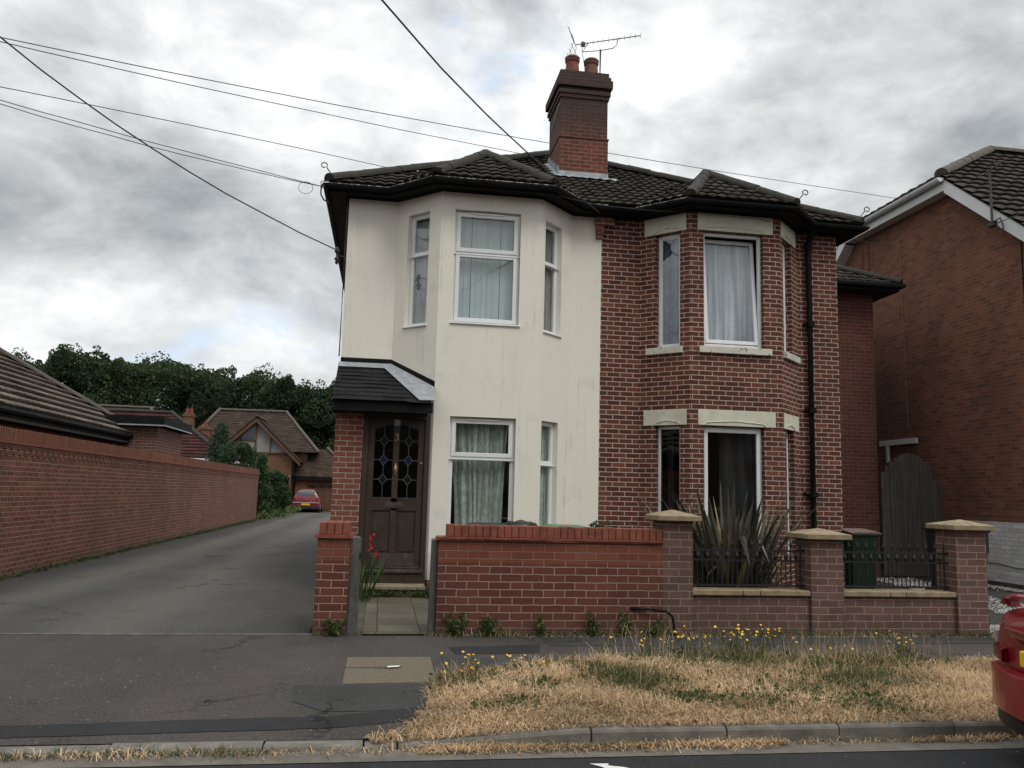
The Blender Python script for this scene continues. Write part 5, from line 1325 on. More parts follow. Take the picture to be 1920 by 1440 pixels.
MB().box(NX-0.05, NX-0.002, 16.68, 18.05, 2.845, 2.965).box(NX-0.05, NX-0.002, 17.72, 17.80, 2.45, 2.845).build('lintel', 'white_paint', nb)
MB().box(NX-0.10, NX-0.019, 14.62, 15.0, 0.62, 1.12).build('meter_box', 'gate_wood', nb)
MB().tube([(NX-0.03, 14.9, 0.42), (NX-0.03, 14.4, 0.44), (NX-0.03, 13.9, 0.38), (NX-0.03, 13.3, 0.42), (NX-0.03, 12.8, 0.40)], 0.007, 5).build('low_cable', 'cable', nb)
# small aerial on the near verge
am = thing('wall_aerial', 'thin rusty aerial pole fixed to the white bargeboard', 'aerial', (nv, 13.75, 7.0))
MB().tube([(nv-0.03, 13.72, 6.82), (nv-0.03, 13.72, 7.95)], 0.022, 8).build('pole', 'ridge_light', am)
MB().tube([(nv-0.03, 13.95, 7.90), (nv-0.03, 13.25, 7.98)], 0.014, 6).tube([(nv-0.2, 13.86, 7.88), (nv+0.2, 13.86, 7.92)], 0.01, 6).tube([(nv-0.2, 13.6, 7.93), (nv+0.2, 13.6, 7.95)], 0.01, 6).tube([(nv-0.2, 13.4, 7.95), (nv+0.2, 13.4, 7.98)], 0.01, 6).build('array', 'ridge_light', am)
MB().box(nv-0.06, nv+0.015, 13.64, 13.78, 6.80, 6.90).build('clamp', 'black_plastic', am)
MB().tube([(nv-0.02, 13.65, 6.9), (nv-0.02, 13.52, 6.92), (nv-0.02, 13.46, 6.75), (nv-0.02, 13.45, 6.55)], 0.012, 6).build('lead', 'cable', am)
tag(MB().tube([(nv+0.0, 14.1, 6.86), (nv-0.2, 13.0, 6.74), (nv-0.5, 11.0, 6.60)], 0.008, 5).build('cable', 'cable'), 'short cable crossing the white bargeboard under the aerial pole', 'cable', 'overhead cables')

# --- plank gate between the side wing and the neighbour
ga = thing('plank_gate', 'tall grey plank side gate with arched top, in the dark passage', 'gate', (10.9, 15.99, 0))
gm = MB(); rnd = random.Random(12); x = 10.235; 
while x < 11.55:
    w = 0.098; m = (x+w/2-10.235)/1.33
    h = 2.08+0.50*max(0, math.sin(math.pi*min(1, max(0, m*1.02))))**0.8 if m < 0.86 else 2.02
    h0 = h; gm.box(x, x+w-0.006, 15.97+rnd.uniform(-.003, .003), 15.995, 0.04, h0-rnd.random()*0.02); x += w
gm.build('planks', 'gate_wood', ga)
MB().box(10.24, 11.55, 16.0, 16.04, 0.35, 0.47).box(10.24, 11.55, 16.0, 16.04, 1.75, 1.87).build('ledge', 'gate_wood', ga)
# white gravel along the passage
gr = MB(); gr.uvs = None; rnd = random.Random(15)
def stone(p, s):
    i = len(gr.v); q = [Vector((rnd.gauss(0, 1), rnd.gauss(0, 1), rnd.gauss(0, 0.7))).normalized()*s*rnd.uniform(0.7, 1.2) for _ in range(4)]
    gr.v += [tuple(Vector(p)+a) for a in q]; gr.f += [(i, i+1, i+2), (i, i+2, i+3), (i, i+3, i+1), (i+1, i+3, i+2)]
for k in range(5200):
    y = rnd.uniform(9.6, 15.2); stone((NX-0.25-abs(rnd.gauss(0, 0.10)), y, 0.01+rnd.random()*0.03), 0.022)
for k in range(4200):
    y = rnd.uniform(9.4, 15.6); xx = 9.35+(y-12)*0.22+rnd.uniform(-0.45, 0.45); stone((xx, y, 0.01+rnd.random()*0.03), 0.022)
for k in range(1800): stone((7.55+rnd.uniform(-0.3, 0.45), rnd.uniform(8.98, 9.7), 0.012), 0.022)
for k in range(700): stone((rnd.uniform(1.5, 7.2), 8.90-abs(rnd.gauss(0, 0.03)), 0.006), 0.007)
stuff(gr.build('white_gravel', 'white_gravel'))

# ------------------------------------------------------------------ houses at the end of the drive
def box_wall(mb, x0, x1, y0, y1, z0, z1, holes=()):
    wall(mb, frame(x0, y0, x1, y0)[0], x1-x0, z0, z1, holes, 0.1); wall(mb, frame(x1, y0, x1, y1)[0], y1-y0, z0, z1); wall(mb, frame(x1, y1, x0, y1)[0], x1-x0, z0, z1); wall(mb, frame(x0, y1, x0, y0)[0], y1-y0, z0, z1)
rh = thing('red_roofed_house', 'low house with dark red hip roof just past the long wall', 'house', (-13, 50, 0))
m_ = MB(); box_wall(m_, -20.0, -8.9, 47.4, 55.0, 0, 2.9); m_.build('wall', 'brick_bungalow', rh)
hx, hy, hz, hk_ = -8.55, 46.9, 2.98, 0.68
hr = tile_roof('roof', [(-21, hy, hz), (hx, hy, hz), (hx-3.9, hy+3.9, hz+3.9*hk_), (-21, hy+3.9, hz+3.9*hk_)], 'tile_red', rh, wave=0.30, gauge=0.33, amp=0.02, thick=0.05, seg=3, seed=71)
tile_roof('hip_slope', [(hx, hy, hz), (hx, hy+7.8, hz), (hx-3.9, hy+3.9, hz+3.9*hk_)], 'tile_red', hr, wave=0.30, gauge=0.33, amp=0.02, thick=0.05, seg=3, seed=72)
ridge_run('hip_tiles', [((hx, hy, hz+.04), (hx-3.9, hy+3.9, hz+3.9*hk_+.04)), ((hx-3.9, hy+3.9, hz+3.9*hk_+.04), (-21, hy+3.9, hz+3.9*hk_+.04))], 'ridge', hr, 0.13, 0.45)
MB().box(-21, hx-0.02, hy-0.05, hy-0.02, 2.80, 2.97).box(hx-0.02, hx+0.01, hy-0.05, hy+7.8, 2.80, 2.97).build('white_fascia', 'white_paint', rh)

bh = thing('brown_roofed_house', 'house whose brown ridge shows above the flat roofed wing', 'house', (-19, 62, 0))
m_ = MB(); box_wall(m_, -28, -15.2, 59.5, 67, 0, 3.6); m_.build('wall', 'brick_far', bh)
b2 = tile_roof('roof', [(-29, 59, 3.6), (-14.6, 59, 3.6), (-17.0, 63.2, 6.95), (-29, 63.2, 6.95)], 'tile_brown', bh, wave=0.24, gauge=0.30, amp=0.0, thick=0.03, seg=1, seed=73, profile='flat')
tile_roof('hip_slope', [(-14.6, 59, 3.6), (-14.6, 67.4, 3.6), (-17.0, 63.2, 6.95)], 'tile_brown', b2, wave=0.24, gauge=0.30, amp=0.0, thick=0.03, seg=1, seed=74, profile='flat')
ridge_run('ridge_tiles', [((-29, 63.2, 7.0), (-17.0, 63.2, 7.0)), ((-17.0, 63.2, 7.0), (-14.6, 59, 3.65))], 'ridge_light', b2, 0.12, 0.5)

fh = thing('timbered_house', 'house with half timbered gable and garage at the end of the driveway', 'house', (-8.5, 58, 0))
m_ = MB(); box_wall(m_, -12.6, -5.3, 58.4, 66, 0, 4.0); m_.build('wall', 'brick_far', fh)
er_, ez, yr_, zr_ = 57.9, 3.95, 61.9, 6.92
fr_ = tile_roof('roof', [(-13.4, er_, ez), (-4.55, er_, ez), (-7.25, yr_, zr_), (-11.95, yr_, zr_)], 'tile_brown', fh, wave=0.22, gauge=0.22, amp=0.0, thick=0.03, seg=1, seed=75, profile='flat')
tile_roof('hip_slope', [(-4.55, er_, ez), (-4.55, 66, ez), (-7.25, yr_, zr_)], 'tile_brown', fr_, wave=0.22, gauge=0.22, amp=0.0, thick=0.03, seg=1, seed=76, profile='flat')
tile_roof('hip_slope', [(-13.4, 66, ez), (-13.4, er_, ez), (-11.95, yr_, zr_)], 'tile_brown', fr_, wave=0.22, gauge=0.22, amp=0.0, thick=0.03, seg=1, seed=77, profile='flat')
ridge_run('hip_tiles', [((-11.95, yr_, zr_+.05), (-7.25, yr_, zr_+.05)), ((-7.25, yr_, zr_+.05), (-4.55, er_, ez+.05)), ((-13.4, er_, ez+.05), (-11.95, yr_, zr_+.05))], 'ridge_light', fr_, 0.12, 0.5)
# gabled front
GY, gx, gzt, gb = 56.4, -8.45, 6.05, 3.05
hw = 2.95; gl0, gl1, gez = -10.45, -6.05, 3.72
m_ = MB(); wall(m_, frame(gl0, GY, gl1, GY)[0], gl1-gl0, 0, 3.75, [(0.5, 1.7, 0.9, 1.9), (2.75, 3.9, 2.05, 2.12)], 0.1); wall(m_, frame(gl1, GY, gl1, 58.4)[0], 2.0, 0, 3.75); wall(m_, frame(gl0, 58.4, gl0, GY)[0], 2.0, 0, 3.75)
m_.build('gable_brick', 'brick_far', fh)
MB().extrude([(gl0, GY-0.0, 3.75), (gl1, GY, 3.75), (gx, GY, 5.75)], (0, 0.08, 0)).build('gable_plaster', 'grey_panel', fh)
MB().extrude([(gl0+0.9, GY-0.02, 4.6), (gx-0.1, GY-0.02, 4.6), (gx-0.1, GY-0.02, 5.45)], (0, 0.015, 0)).build('gable_glazing', 'car_glass', fh)
tb = MB()
for (a, b, w) in (((gl0, 3.75), (gl1, 3.75), 0.10), ((gx, 3.75), (gx, 5.7), 0.10), ((gx+0.95, 3.75), (gx+0.95, 4.85), 0.07), ((gx-0.95, 3.75), (gx-0.95, 4.85), 0.07), ((gl0+0.75, 4.55), (gx, 4.55), 0.07)):
    A, B = Vector((a[0], GY-0.03, a[1])), Vector((b[0], GY-0.03, b[1])); d = (B-A).normalized(); n = Vector((d.z, 0, -d.x))*w/2
    tb.extrude([A-n, B-n, B+n, A+n], (0, -0.05, 0))
tb.build('timber_framing', 'timber_orange', fh)
bb = MB()
for sx in (-1, 1):
    A, B = Vector((gx, GY-0.42, gzt)), Vector((gx+sx*hw, GY-0.42, 3.20)); bb.extrude([A, B, B-Vector((0, 0, 0.28)), A-Vector((0, 0, 0.32))], (0, 0.06, 0))
bb.build('bargeboard', 'timber_orange', fh)
for sx in (-1, 1):
    tile_roof('gable_roof', [(gx+sx*hw, GY-0.45, 3.22), (gx+sx*hw, 60.5, 3.22), (gx, 60.5, gzt+0.03), (gx, GY-0.45, gzt+0.03)], 'tile_brown', fr_, wave=0.22, gauge=0.22, amp=0.0, thick=0.03, seg=1, seed=78+sx, profile='flat')
ridge_run('ridge_tiles', [((gx, GY-0.45, gzt+.06), (gx, 60.5, gzt+.06))], 'ridge_light', fr_, 0.12, 0.5)
MB().box(gl0+0.2, gl1-0.05, GY-0.04, GY-0.003, 2.12, 2.32).build('buff_band', 'sandstone', fh)
wf_ = MB(); F_ = frame(gl0, GY, gl1, GY)[0]
wf_.fbox(F_, 0.5, 1.7, -0.08, -0.03, 0.9, 0.96); wf_.fbox(F_, 0.5, 1.7, -0.08, -0.03, 1.84, 1.9); wf_.fbox(F_, 0.5, 0.56, -0.08, -0.03, 0.96, 1.84); wf_.fbox(F_, 1.64, 1.7, -0.08, -0.03, 0.96, 1.84); wf_.fbox(F_, 1.07, 1.13, -0.08, -0.03, 0.96, 1.84)
w_ = wf_.build('window', 'timber_orange', fh); MB().fbox(F_, 0.56, 1.64, -0.07, -0.06, 0.96, 1.84).build('glass_pane', 'car_glass', w_)
MB().tube([(-5.75, GY-0.12, 3.15), (-6.0, GY-0.10, 2.95), (-5.98, GY-0.08, 0)], 0.05, 8).build('downpipe', 'black', fh)
# garage
m_ = MB(); wall(m_, frame(-5.85, 57.2, -2.2, 57.2)[0], 3.65, 0, 2.3, [(0.75, 3.4, 0, 2.05)], 0.15); wall(m_, frame(-2.2, 57.2, -2.2, 63)[0], 5.8, 0, 2.3); m_.build('garage_wall', 'brick_far', fh)
tile_roof('garage_roof', [(-6.2, 56.9, 2.30), (-1.8, 56.9, 2.30), (-4.0, 59.7, 4.25), (-5.9, 59.7, 4.25)], 'tile_brown', fr_, wave=0.22, gauge=0.22, amp=0.0, thick=0.03, seg=1, seed=81, profile='flat')
ridge_run('hip_tiles', [((-1.8, 56.9, 2.35), (-4.0, 59.7, 4.3))], 'ridge_light', fr_, 0.11, 0.45)
MB().box(-6.1, -1.9, 56.86, 56.90, 2.05, 2.28).build('garage_fascia', 'black', fh)
gd = MB(); gd.box(-5.1, -2.45, 57.28, 57.33, 0.0, 2.05); 
for k in range(5): gd.box(-5.05+k*0.53, -5.05+k*0.53+0.45, 57.262, 57.28, 0.15, 1.45)
gdo = gd.build('garage_door', 'timber_orange', fh)
for k in range(4): MB().box(-4.95+k*0.63, -4.95+k*0.63+0.52, 57.268, 57.279, 1.58, 1.58+0.20-0.05*abs(k-1.5)).build('door_light', 'car_glass', gdo)
def far_chimney(x, y, w, z0, z1, pots):
    c = MB(); c.box(x-w/2, x+w/2, y-w/2, y+w/2, z0, z1-0.25); c.box(x-w/2-.06, x+w/2+.06, y-w/2-.06, y+w/2+.06, z1-0.25, z1-0.12); c.box(x-w/2+.02, x+w/2-.02, y-w/2+.02, y+w/2-.02, z1-0.12, z1)
    o = c.build('chimney', 'brick_far', fh)
    for i in range(pots): MB().lathe((x-w*0.2*(pots-1)+i*w*0.4, y, z1), [(.13, 0), (.11, .3), (.13, .33), (.1, .34)], 10).build('chimney_pot', 'pot', o)
far_chimney(-13.25, 58.5, 0.62, 3.0, 6.35, 2); far_chimney(-11.95, 57.6, 0.72, 0.0, 5.45, 1)

# ------------------------------------------------------------------ trees behind and shrubs by the drive
def tree(x, y, H, W, label, seed, base=0.30):
    H *= 0.905
    rnd = random.Random(seed); o = thing('broadleaf_tree', label, 'tree', (x, y, 0), 'trees standing behind the houses')
    tm = MB(); pts = [Vector((x, y, -0.1))]
    for k in range(6): pts.append(Vector((x+rnd.gauss(0, .15), y+rnd.gauss(0, .15), H*0.13*(k+1))))
    tm.tube(pts, [0.36, 0.30, 0.27, 0.24, 0.2, 0.15, 0.08], 8)
    cl = MB(); cl.uvs = []; blobs = []
    for k in range(26):
        an = rnd.uniform(0, 6.283); zz = rnd.uniform(base+0.04, 0.95); rr = W*0.5*math.sqrt(max(0.03, 1-((zz-0.55)/0.47)**2))*rnd.uniform(0.35, 0.98)
        c = Vector((x+math.cos(an)*rr, y+math.sin(an)*rr*0.9, H*zz)); s = rnd.uniform(0.75, 1.5)*W/7.5; blobs.append((c, s))
        p0 = pts[min(6, 2+int(zz*5))]; tm.tube([p0, p0.lerp(c, 0.5)+Vector((0, 0, .2)), c], [0.10, 0.06, 0.02], 5, cap=False)
    for k in range(7): blobs.append((Vector((x+rnd.gauss(0, W*0.2), y+rnd.gauss(0, W*0.15), H*rnd.uniform(0.84, 0.97))), rnd.uniform(0.5, 0.95)*W/7.5))
    for c, s in blobs:
        t0 = rnd.uniform(0.0, 0.42)
        leafy(cl, c, s*1.25, s*1.25, s*0.95, int(430*s*s+90), 0.29, rnd, tone=(t0, min(1, t0+0.55)))
        for q in range(4):
            v = Vector((rnd.gauss(0, 1), rnd.gauss(0, 1), rnd.gauss(0, 1)+0.5)).normalized(); leafy(cl, c+v*s*1.2, s*0.42, s*0.42, s*0.45, 48, 0.25, rnd, tone=(t0+.1, min(1, t0+0.6)))
    tm.build('trunk', 'bark', o, smooth=True); cl.build('crown', 'tree_leaf', o)
TR = [(-39.0, 88, 13.6, 9.0, 'tree at the left end of the row, just above the grey hip roof'), (-33.6, 85, 14.6, 9.0, 'tall tree of the row, above the lower end of the grey hip roof'),
      (-28.4, 84, 15.3, 9.0, 'tallest crown of the row, above the flat roofed wing'), (-22.8, 86, 14.8, 8.5, 'rounded tree of the row, above the brown ridge'), (-18.4, 84, 14.1, 8.0, 'tree of the row above the dark red hip roof'),
      (-14.0, 85, 13.7, 8.0, 'tree of the row behind the far chimneys'), (-10.2, 83, 13.2, 7.5, 'tree of the row above the half timbered gable'), (-6.3, 84, 12.8, 7.5, 'tree of the row above the garage'),
      (-2.8, 85, 12.7, 7.5, 'tree of the row closest to the cream house'), (1.8, 86, 12.6, 7.5, 'tree of the row mostly hidden by the brick porch')]
for i, t in enumerate(TR[:-1]): tree(*t, seed=100+i)
hd = MB(); hd.uvs = []; rnd = random.Random(40)
for k in range(60): leafy(hd, (-42+k*0.72+rnd.random(), 92+rnd.random()*5, rnd.uniform(0.5, 5.6)), 1.8, 1.6, 2.0, 170, 0.42, rnd, tone=(0, 0.5))
stuff(hd.build('undergrowth', 'tree_leaf'))
def shrub(x, y, H, W, label, seed, mat='shrub_leaf', cone=False, n=26, size=0.16):
    rnd = random.Random(seed); o = thing('shrub', label, 'shrub', (x, y, 0), 'shrubs beyond the long wall')
    st_ = MB(); cl = MB(); cl.uvs = []
    for k in range(n):
        t = rnd.uniform(0.06, 1.0); an = rnd.uniform(0, 6.283); r = W*0.5*((1-t)*0.95+0.08 if cone else math.sqrt(max(0.05, 1-(t*1.6-0.75)**2)))*rnd.uniform(0.3, 1)
        c = Vector((x+math.cos(an)*r, y+math.sin(an)*r, H*t*0.94)); s = W*0.20*rnd.uniform(0.7, 1.2)*(1-0.4*t); t0 = rnd.uniform(0, 0.45)
        st_.tube([(x, y, 0), ((x+c.x)/2, (y+c.y)/2, c.z*0.6), tuple(c)], 0.02, 4, cap=False)
        leafy(cl, c, s, s, s*1.2, int(160*s/0.3)+40, size, rnd, tone=(t0, t0+0.55))
    st_.build('stems', 'bark', o); cl.build('foliage', mat, o)
shrub(-8.6, 45.5, 4.9, 2.6, 'tall grey green shrub rising above the dark red roof edge', 1, 'conifer_leaf', True, 60, 0.11)
shrub(-7.1, 43.4, 3.7, 2.5, 'bright green bush behind the end of the long wall', 2, 'shrub_leaf', False, 55, 0.12)
shrub(-5.85, 41.6, 3.1, 1.5, 'narrow feathery shrub at the end corner of the long wall', 3, 'shrub_leaf', True, 38, 0.11)
shrub(-6.1, 46.5, 2.3, 2.4, 'low spreading bush between the wall end and the timbered house', 4, 'shrub_leaf', False, 30)
shrub(-6.7, 54.4, 2.4, 2.2, 'dark rounded bush against the timbered house wall', 5, 'tree_leaf', False, 34)
dg = MB(); dg.uvs = []; rnd = random.Random(3)
for k in range(260): leafy(dg, (-5.6+rnd.gauss(0, .35), rnd.uniform(40, 54), 0.12+abs(rnd.gauss(0, .14))), .15, .3, .12, 5, .14, rnd, tone=(0.3, 1))
stuff(dg.build('rough_grass', 'weed_leaf'))

# ------------------------------------------------------------------ cars
def loft(sections, seg_pts):
    """sections: list of rings (equal length lists of points)"""
    mb = MB()
    for r in sections:
        for p in r: mb.pt(*p)
    n = len(sections[0])
    for i in range(len(sections)-1):
        for j in range(n-1): k = i*n+j; mb.f.append((k, k+1, k+n+1, k+n))
    mb.f.append(tuple(range(n))[::-1]); mb.f.append(tuple((len(sections)-1)*n+j for j in range(n)))
    return mb
def wheel(parent, x, y, r, w, axis='y'):
    def cyl(mb, rr, a, b, seg=22):
        if axis == 'y': mb.tube([(x, y+a, r), (x, y+b, r)], rr, seg)
        else: mb.tube([(x+a, y, r), (x+b, y, r)], rr, seg)
    t = MB(); cyl(t, r, -w/2, w/2); o = t.build('wheel', 'tyre', parent, bevel=0.02, local=True)
    q = MB(); cyl(q, r*0.64, -w/2-0.012, w/2+0.012); q.build('rim', 'alu', o, bevel=0.01, local=True)

# saloon at the kerb: only its rear corner enters the picture. Local x runs from tail to nose.
sal = thing('red_saloon', 'red saloon with boot spoiler and yellow plate, parked at the kerb', 'car', (3.93, 4.42, -0.11))
def sal_ring(x, hw, zb, zs, zt, tw):
    pts = [(x, -hw*0.90, zb), (x, -hw*0.985, zb+0.10), (x, -hw, (zb+zs)/2), (x, -hw*0.975, zs-0.06), (x, -hw*0.93, zs), (x, -tw, (zs+zt)/2+0.02), (x, -tw*0.86, zt-0.03), (x, -tw*0.5, zt), (x, 0, zt+0.012)]
    return pts + [(p[0], -p[1], p[2]) for p in pts[-2::-1]]
S = [(0.26, .60, .42, .86, .90, .60), (0.0, .60, .42, .86, .90, .60)]
SEC = [(0.00, .66, .36, .74, .80, .56), (0.012, .73, .30, .82, .885, .61), (0.05, .79, .27, .865, .935, .65), (0.12, .825, .25, .885, .962, .67), (0.24, .848, .235, .897, .975, .69), (0.42, .858, .225, .905, .985, .70), (0.75, .865, .20, .915, 1.0, .70),
       (1.05, .866, .19, .925, 1.12, .66), (1.45, .868, .19, .93, 1.36, .60), (1.9, .868, .19, .93, 1.43, .58), (2.5, .868, .19, .925, 1.42, .58), (2.95, .866, .19, .92, 1.27, .62), (3.3, .862, .19, .90, 1.0, .68), (3.8, .845, .20, .84, .88, .68), (4.2, .80, .22, .74, .78, .62), (4.42, .66, .28, .60, .64, .5)]
rings = []
for (x, hw, zb, zs, zt, tw) in SEC:
    r = sal_ring(x, hw, zb, zs, zt, tw)
    if x < 0.3:     # tail rounded in plan
        r = [(p[0]+0.26*(abs(p[1])/0.86)**2.6, p[1], p[2]) for p in r]
    elif x < 0.5: r = [(p[0]+0.12*(abs(p[1])/0.86)**2.6, p[1], p[2]) for p in r]
    rings.append(r)
body = loft(rings, None).build('body', 'red_car', sal, smooth=True, subd=2, local=True)
ty = lambda y: 0.26*(abs(y)/0.86)**2.6
def tail_panel(name, mat, y0, y1, z0, z1, x0, out, parent=sal, xs=0.0, n=8):
    mb = MB(); 
    for i in range(n+1):
        y = y0+(y1-y0)*i/n
        for (q, z) in ((-out, z0+0.01), (-out, z1-0.01), (0.05, z1), (0.05, z0)): mb.pt(x0+ty(y)+q+(xs if q < 0 and z > (z0+z1)/2 else 0), y, z)
    for i in range(n):
        for j in range(4): k = i*4+j; mb.f.append((k, k+4, i*4+4+(j+1) % 4, i*4+(j+1) % 4))
    mb.f.append((0, 1, 2, 3)); mb.f.append(tuple(n*4+j for j in (3, 2, 1, 0)))
    return mb.build(name, mat, parent, local=True, bevel=0.008)
bp = tail_panel('rear_bumper', 'red_car', -0.83, 0.83, 0.30, 0.575, -0.008, 0.028, n=20)
tail_panel('bumper_skirt', 'black_plastic', -0.81, 0.81, 0.20, 0.305, 0.012, 0.014, n=18)
for s in (-1, 1):
    lamp = tail_panel('tail_light', 'lamp_red', s*0.58, s*0.815, 0.60, 0.70, 0.004, 0.016, n=8)
    tail_panel('clear_lens', 'lamp_clear', s*0.70, s*0.815, 0.702, 0.80, 0.012, 0.016, lamp, n=5)
tail_panel('boot_lip', 'red_car', -0.55, 0.55, 0.815, 0.845, 0.012, 0.014, n=10)
pl_ = tail_panel('number_plate', 'yellow_plate', -0.26, 0.29, 0.625, 0.74, -0.01, 0.036, n=6)
pm = MB()
for k in range(6): 
    y = 0.215-k*0.075; pm.box(-0.0345+ty(y), -0.032+ty(y), y-0.022, y-0.010, 0.645, 0.715); pm.box(-0.0345+ty(y), -0.032+ty(y), y-0.010, y+0.022, 0.703, 0.715)
pm.build('plate_characters', 'plate_ink', pl_, local=True)
bd = MB(); rnd = random.Random(4)
for k in range(5):
    y = 0.62-k*0.030; bd.box(0.034+ty(y)-0.02, 0.05+ty(y)-0.02, y-0.010, y-0.004, 0.845, 0.870); bd.box(0.034+ty(y)-0.02, 0.05+ty(y)-0.02, y-0.004, y+0.010, 0.845+0.010*(k % 3), 0.852+0.010*(k % 3))
bd.build('boot_badge', 'chrome', sal, local=True)
sp_ = MB(); n = 16
for i in range(n+1):
    y = -0.66+1.32*i/n; z = 1.045-0.075*(abs(y)/0.66)**8; x = 0.06+ty(y)*0.9
    for (q, w) in ((-0.03, 0.0), (0.0, 0.014), (0.11, 0.008), (0.11, -0.008), (0.0, -0.012)): sp_.pt(x+q, y, z+w)
for i in range(n):
    for j in range(5): k = i*5+j; sp_.f.append((k, k+5, i*5+5+(j+1) % 5, i*5+(j+1) % 5))
sp_.f.append((0, 1, 2, 3, 4)); sp_.f.append(tuple(n*5+j for j in (4, 3, 2, 1, 0)))
for s in (-1, 1): sp_.box(0.19, 0.27, s*0.63-0.015, s*0.63+0.015, 0.95, 1.02)
sp_.build('boot_spoiler', 'red_car', sal, local=True, smooth=False, bevel=0.006)
for s in (-1, 1):
    for x in (0.95, 3.55): wheel(sal, x, s*0.76, 0.30, 0.20)
def glaze(body_o, parent, name, test):
    """panes that follow the body skin: faces of the smoothed body lifted 3 mm"""
    ev = body_o.evaluated_get(bpy.context.evaluated_depsgraph_get()); me = ev.to_mesh(); mb = MB()
    for f in me.polygons:
        if test(f.center, f.normal):
            mb.poly([me.vertices[k].co + me.vertices[k].normal*0.003 for k in f.vertices])
    ev.to_mesh_clear()
    if mb.f: mb.build(name, 'car_glass', parent, local=True)
glaze(body, sal, 'rear_screen', lambda c, n: 1.03 < c.z < 1.37 and n.x < -0.25 and abs(c.y) < 0.60)
glaze(body, sal, 'windscreen', lambda c, n: 0.98 < c.z < 1.37 and n.x > 0.25 and abs(c.y) < 0.60)
for s in (-1, 1):
    glaze(body, sal, 'side_window', lambda c, n: 0.97 < c.z < 1.34 and n.y*s > 0.5 and 1.25 < c.x < 1.98)
    glaze(body, sal, 'side_window', lambda c, n: 0.97 < c.z < 1.34 and n.y*s > 0.5 and 2.06 < c.x < 2.95)

# small hatchback before the garage, tail towards us. Local y runs from tail to nose.
hb = thing('red_hatchback', 'small crimson hatchback parked before the garage at the driveway end', 'car', (-4.78, 53.6, 0))
def hb_ring(y, hw, zb, zs, zt, tw):
    pts = [(-hw*0.92, y, zb), (-hw*0.99, y, zb+0.12), (-hw, y, (zb+zs)/2), (-hw*0.97, y, zs), (-tw, y, (zs+zt)/2+.05), (-tw*0.92, y, zt-0.03), (-tw*0.5, y, zt+0.01), (0, y, zt+0.02)]
    return pts + [(-p[0], p[1], p[2]) for p in pts[-2::-1]]
HS = [(0.0, .78, .30, .62, .68, .66), (0.03, .82, .26, .80, .92, .70), (0.10, .84, .25, .93, 1.10, .68), (0.22, .85, .24, .96, 1.36, .60), (0.40, .855, .22, .97, 1.45, .58), (1.2, .86, .2, .96, 1.48, .58), (2.0, .86, .2, .95, 1.44, .57), (2.6, .86, .2, .93, 1.10, .62), (3.0, .855, .2, .90, .95, .65), (3.5, .82, .22, .78, .82, .6), (3.75, .68, .3, .6, .64, .5)]
hbody = loft([hb_ring(*s) for s in HS], None).build('body', 'dark_red_car', hb, smooth=True, subd=2, local=True)
glaze(hbody, hb, 'rear_screen', lambda c, n: 1.02 < c.z < 1.37 and n.y < -0.25 and abs(c.x) < 0.60)
for s in (-1, 1):
    MB().extrude([(s*0.62, 0.02, 0.68), (s*0.80, 0.03, 0.68), (s*0.76, 0.06, 0.92), (s*0.62, 0.05, 0.90)], (0, -0.03, 0)).build('tail_light', 'lamp_red', hb, local=True)
    glaze(hbody, hb, 'side_window', lambda c, n: 1.0 < c.z < 1.38 and n.x*s > 0.5 and 0.45 < c.y < 2.4)
    for y in (0.68, 3.0): wheel(hb, s*0.76, y, 0.29, 0.18, 'x')
MB().box(-0.80, 0.80, -0.035, 0.06, 0.60, 0.65).build('bumper_strip', 'lamp_clear', hb, local=True, bevel=0.01)
hp = MB().box(-0.26, 0.26, -0.045, -0.01, 0.46, 0.57).build('number_plate', 'yellow_plate', hb, local=True)
MB().box(-0.80, 0.80, -0.02, 0.06, 0.22, 0.40).build('bumper_skirt', 'black_plastic', hb, local=True, bevel=0.02)
MB().lathe((0, 0.0, 0.80), [(0.01, -0.04), (0.05, -0.02), (0.05, 0.02), (0.01, 0.04)], 10).build('badge', 'chrome', hb, local=True)
MB().box(0.86, 0.99, 2.3, 2.36, 0.92, 1.03).box(-0.99, -0.86, 2.3, 2.36, 0.92, 1.03).build('door_mirrors', 'black_plastic', hb, local=True, bevel=0.01)
MB().tube([(-0.10, 0.07, 1.0), (0.28, 0.075, 1.03)], 0.012, 5).build('wiper', 'black_plastic', hb, local=True)

# ------------------------------------------------------------------ overhead lines
def cable(pts, r, label, mat='cable', ext=(1.35, 0.0)):
    P = [Vector(p) for p in pts]
    a = P[0]+(P[0]-P[1])*6*ext[0]; P = [a]+P
    if ext[1]: P.append(P[-1]+(P[-1]-P[-2])*ext[1])
    return tag(MB().tube(P, r, 6).build('cable', mat, smooth=True), label, 'cable', 'overhead cables')
cable([(-7.13, 14.0, 8.83), (-5.94, 14.68, 9.0), (-4.59, 15.42, 9.18), (-3.05, 16.25, 9.4), (-1.28, 17.17, 9.64), (0.77, 18.2, 9.93), (3.15, 19.36, 10.26), (5.93, 20.68, 10.65), (9.21, 22.2, 11.11), (13.11, 23.95, 11.66), (17.8, 26.0, 12.31)], 0.009, 'uppermost thin line wire passing behind the chimney to the gable house', 'cable_grey')
cable([(-7.12, 14.0, 8.77), (-6.34, 14.79, 9.0), (-5.44, 15.67, 9.26), (-4.39, 16.67, 9.56), (-3.18, 17.8, 9.91), (-1.75, 19.09, 10.31), (-0.05, 20.59, 10.77), (1.97, 22.34, 11.33), (4.43, 24.42, 11.99), (7.45, 26.92, 12.8), (11.23, 30.0, 13.79)], 0.009, 'second thin line wire, dropping behind the cream house roof near the chimney', 'cable_grey')
